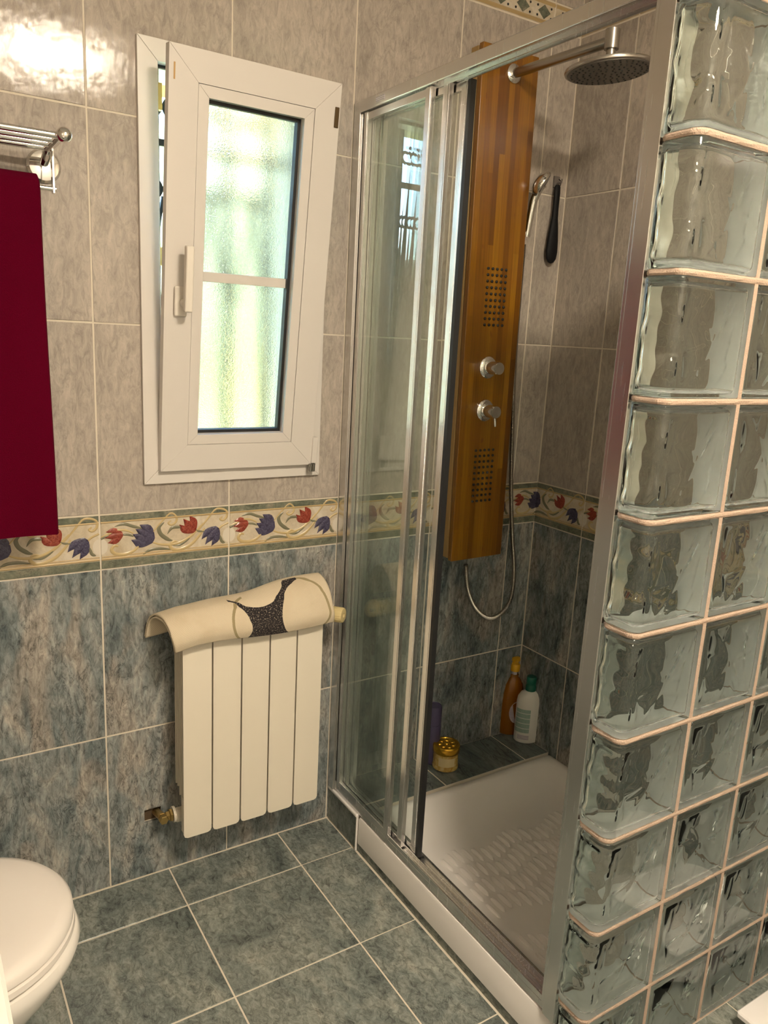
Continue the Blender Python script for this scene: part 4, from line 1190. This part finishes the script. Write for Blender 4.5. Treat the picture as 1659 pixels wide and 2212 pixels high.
bm_t = thing('bath_mat', 'cream woven bath mat with a dark motif draped over the radiator', 'bath mat')
link('upper_layer', sheet(0.0072, 0.0046), M['mat'], bm_t)
link('lower_layer', sheet(0.0, 0.0042), M['mat'], bm_t)

# ------------------------------------------------------------------ towel rack and towel
rk = thing('towel_rack', 'chrome towel rack with parallel rails on the cream tiled wall', 'towel rack')
RXE = -0.738; RZ = 1.803
for k, y in enumerate((-0.195, -0.150, -0.105, -0.060)):
    MB().tube([(XL+0.25, y, RZ), (RXE, y, RZ)], 0.0065, 14).build('rail', M['chrome'], rk, smooth=True)
for xe in (RXE, XL+0.25):
    b = MB(); b.tube([(xe, -0.004, RZ-0.022), (xe, -0.035, RZ-0.012), (xe, -0.06, RZ), (xe, -0.205, RZ)], 0.009, 14); b.build('bracket_arm', M['chrome'], rk, smooth=True)
    b = MB(); b.lathe([(0.034, 0.0008), (0.034, 0.004), (0.029, 0.010), (0.014, 0.013), (0.0005, 0.013)], (xe, 0, RZ-0.026), (0,-1,0), 32); b.build('wall_flange', M['chrome'], rk, smooth=True)
    MB().ball((xe+0.004, -0.208, RZ), 0.0145, 20).build('end_ball', M['chrome'], rk, smooth=True)
    MB().box(xe-0.003, xe+0.002, -0.112, -0.098, RZ-0.092, RZ).build('bar_hanger', M['chrome'], rk, bevel=0.001)
MB().tube([(XL+0.25, -0.105, RZ-0.083), (RXE+0.004, -0.105, RZ-0.083)], 0.0055, 14).build('towel_bar', M['chrome'], rk, smooth=True)
b = MB(); rows = []
zb0 = RZ-0.083
prof = [(-0.123, 1.016)] + [(-0.123 - 0.004*math.sin(k*0.5), 1.016 + (zb0-0.012-1.016)*k/14) for k in range(1, 15)] + [(-0.1215, zb0+0.006), (-0.114, zb0+0.0135), (-0.105, zb0+0.016), (-0.096, zb0+0.0135), (-0.0905, zb0+0.004)] + [(-0.088, zb0-0.04-0.55*k/8) for k in range(9)]
nxt = 26
for side in (0, 1):
    for i in range(nxt+1):
        x = -1.30 + (1.30-0.770)*i/nxt
        row = []
        for j, (y, z) in enumerate(prof):
            wv = 0.0035*math.sin(i*0.9 + z*6) * (1 if j < 14 else 0.3)
            t = 0.0 if side == 0 else 0.0085
            j0, j1 = max(0, j-1), min(len(prof)-1, j+1)
            d = Vector((prof[j1][0]-prof[j0][0], prof[j1][1]-prof[j0][1])).normalized(); n = Vector((-d.y, d.x))
            lean = 0.008*(zb0-z) if j < 15 else 0
            row.append((x + lean + (0.004 if side == 0 and i == nxt else 0), y + n.x*t + wv, z + n.y*t))
        rows.append(row)
nj = len(prof); fs = []
I = lambda s, i, j: s*(nxt+1)*nj + i*nj + j
for s in (0, 1):
    for i in range(nxt):
        for j in range(nj-1): fs.append((I(s,i,j), I(s,i+1,j), I(s,i+1,j+1), I(s,i,j+1)))
for i in range(nxt):
    for j in (0, nj-1): fs.append((I(0,i,j), I(0,i+1,j), I(1,i+1,j), I(1,i,j)))
for j in range(nj-1):
    for i in (0, nxt): fs.append((I(0,i,j), I(0,i,j+1), I(1,i,j+1), I(1,i,j)))
b.add([p_ for r_ in rows for p_ in r_], fs)
tw = b.build('hanging_towel', M['towel'], smooth=True)
tag(tw, 'crimson terry towel hanging from the chrome rack', 'towel')

# ------------------------------------------------------------------ toilet
TY = -0.508
to = thing('toilet', 'white toilet with its lid closed beside the slate wall', 'toilet', (0, TY, 0))
def egg(xf, xb, hw, z, n=40):
    """plan of bowl and seat: rounded nose towards +x"""
    out = []; xm = xf - hw*1.12
    for i in range(n+1):
        a = -PI/2 + PI*i/n
        out.append((xm + (xf-xm)*math.cos(a)**0.92 if math.cos(a) > 0 else xm, hw*math.sin(a), z))
    out.append((xb, hw*0.86, z)); out.append((xb, -hw*0.86, z))
    return out
b = MB(); b.loft([egg(-0.835,-1.30,0.178,0.402), egg(-0.828,-1.30,0.184,0.406), egg(-0.829,-1.30,0.183,0.418), egg(-0.836,-1.295,0.177,0.426), egg(-0.850,-1.29,0.165,0.4305), egg(-0.90,-1.25,0.12,0.433)])
b.build('lid', M['seat'], to, smooth=True)
b = MB(); b.loft([egg(-0.834,-1.31,0.180,0.383), egg(-0.826,-1.31,0.186,0.388), egg(-0.827,-1.31,0.185,0.398), egg(-0.836,-1.31,0.176,0.4015)])
b.build('seat', M['seat'], to, smooth=True)
b = MB(); b.loft([egg(-1.03,-1.42,0.105,0.0), egg(-1.03,-1.42,0.105,0.03), egg(-1.04,-1.42,0.100,0.10), egg(-0.985,-1.42,0.115,0.17), egg(-0.90,-1.42,0.145,0.25), egg(-0.845,-1.42,0.170,0.31), egg(-0.822,-1.42,0.181,0.345), egg(-0.818,-1.42,0.184,0.362), egg(-0.824,-1.42,0.180,0.375), egg(-0.838,-1.42,0.168,0.3825)])
b.build('bowl', M['ceramic'], to, smooth=True)
MB().box(-1.610, -1.425, -0.19, 0.19, 0.38, 0.78).build('cistern', M['ceramic'], to, bevel=0.02, seg=4)
MB().box(-1.615, -1.418, -0.198, 0.198, 0.781, 0.812).build('cistern_lid', M['ceramic'], to, bevel=0.010, seg=3)
MB().lathe([(0.022,0.812),(0.022,0.818),(0.019,0.820),(0.0005,0.820)], (-1.515,0,0)).build('flush_button', M['chrome'], to, smooth=True)
for s in (-1, 1):
    MB().tube([(-1.305, s*0.075, 0.40), (-1.305, s*0.075, 0.425)], 0.012, 14).build('hinge', M['chrome'], to, smooth=True)

# ------------------------------------------------------------------ washbasin unit, scale, lamps
va = thing('washbasin_cabinet', 'white washbasin cabinet along the left wall', 'cabinet')
MB().box(XL+0.0008, -1.03, -2.05, -1.13, 0.14, 0.79).build('cabinet_body', M['lacquer'], va, bevel=0.003)
b = MB()
cx, cyy = -1.29, -1.57
L = [rrect(XL+0.0008, -0.996, -2.08, -1.08, 0.012, 0.791), rrect(XL+0.0008, -0.994, -2.082, -1.078, 0.014, 0.80), rrect(XL+0.0008, -0.994, -2.082, -1.078, 0.014, 0.825), rrect(XL+0.004, -0.998, -2.078, -1.082, 0.014, 0.830),
     rrect(cx-0.20, cx+0.20, cyy-0.29, cyy+0.29, 0.12, 0.829), rrect(cx-0.185, cx+0.185, cyy-0.275, cyy+0.275, 0.12, 0.815), rrect(cx-0.14, cx+0.14, cyy-0.22, cyy+0.22, 0.10, 0.795), rrect(cx-0.05, cx+0.05, cyy-0.08, cyy+0.08, 0.04, 0.7925)]
b.loft(L); b.build('washbasin', M['ceramic'], va, smooth=True)
for y0, y1 in ((-2.04, -1.595), (-1.585, -1.14)):
    dd = MB().box(-1.0295, -1.012, y0, y1, 0.15, 0.775).build('cabinet_door', M['lacquer'], va, bevel=0.003)
    yk = y1-0.05 if y1 < -1.5 else y0+0.05
    MB().tube([(-1.012, yk, 0.62), (-0.996, yk, 0.62), (-0.996, yk, 0.50), (-1.012, yk, 0.50)], 0.005, 8).build('door_handle', M['chrome'], dd, smooth=True)
for x, y in ((XL+0.06, -1.18), (XL+0.06, -2.0), (-1.08, -1.18), (-1.08, -2.0)):
    MB().tube([(x, y, 0.0), (x, y, 0.14)], 0.018, 14).build('foot', M['chrome'], va, smooth=True)
b = MB(); b.tube(catmull([(-1.53, cyy, 0.83), (-1.53, cyy, 0.93), (-1.49, cyy, 0.97), (-1.42, cyy, 0.965), (-1.40, cyy, 0.94)], 6), 0.012, 14); b.lathe([(0.022,0),(0.022,0.03),(0.018,0.036),(0.0005,0.036)], (-1.53, cyy, 0.83)); b.tube([(-1.53, cyy, 0.965), (-1.50, cyy, 1.00)], 0.006, 8)
b.build('tap', M['chrome'], va, smooth=True)

c0 = at(1590, 2183, 'z', 0.052)
sc_ = thing('bathroom_scale', 'flat white bathroom scale on the floor by the glass blocks', 'scale')
b = MB(); b.loft([rrect(c0.x+0.012, c0.x+0.278, c0.y-0.288, c0.y-0.012, 0.006, 0.030), rrect(c0.x, c0.x+0.29, c0.y-0.30, c0.y, 0.008, 0.040), rrect(c0.x, c0.x+0.29, c0.y-0.30, c0.y, 0.008, 0.049), rrect(c0.x+0.003, c0.x+0.287, c0.y-0.297, c0.y-0.003, 0.008, 0.052)])
b.build('platform', M['lacquer'], sc_, smooth=True)
MB().box(c0.x+0.11, c0.x+0.18, c0.y-0.05, c0.y-0.02, 0.0515, 0.0526).build('display', M['black'], sc_)
for dx, dy in ((0.05, 0.05), (0.24, 0.05), (0.05, 0.25), (0.24, 0.25)):
    MB().lathe([(0.015, 0.0), (0.015, 0.031)], (c0.x+dx, c0.y-dy, 0)).build('foot', M['black'], sc_)

LX, LY = -0.345, -2.06
lp = thing('ceiling_lamp_offscreen', 'round glowing ceiling lamp above the middle of the room', 'lamp', (LX, LY, ZC))
MB().lathe([(0.0005,-0.001),(0.205,-0.001),(0.205,-0.022),(0.195,-0.026),(0.0005,-0.026)], seg=48).build('lamp_base', M['chrome'], lp, smooth=True)
MB().lathe([(0.190,-0.0265),(0.188,-0.040),(0.165,-0.052),(0.10,-0.058),(0.0005,-0.059)], seg=48).build('diffuser_offscreen', M['lamp'], lp, smooth=True)
mr = MB().box(XL+0.0008, XL+0.012, -1.98, -1.16, 1.05, 1.92).build('wall_mirror', plain('silvered_mirror', (0.9,0.9,0.9), 0.02, 1.0), bevel=0.002)
tag(mr, 'frameless mirror above the washbasin', 'mirror')
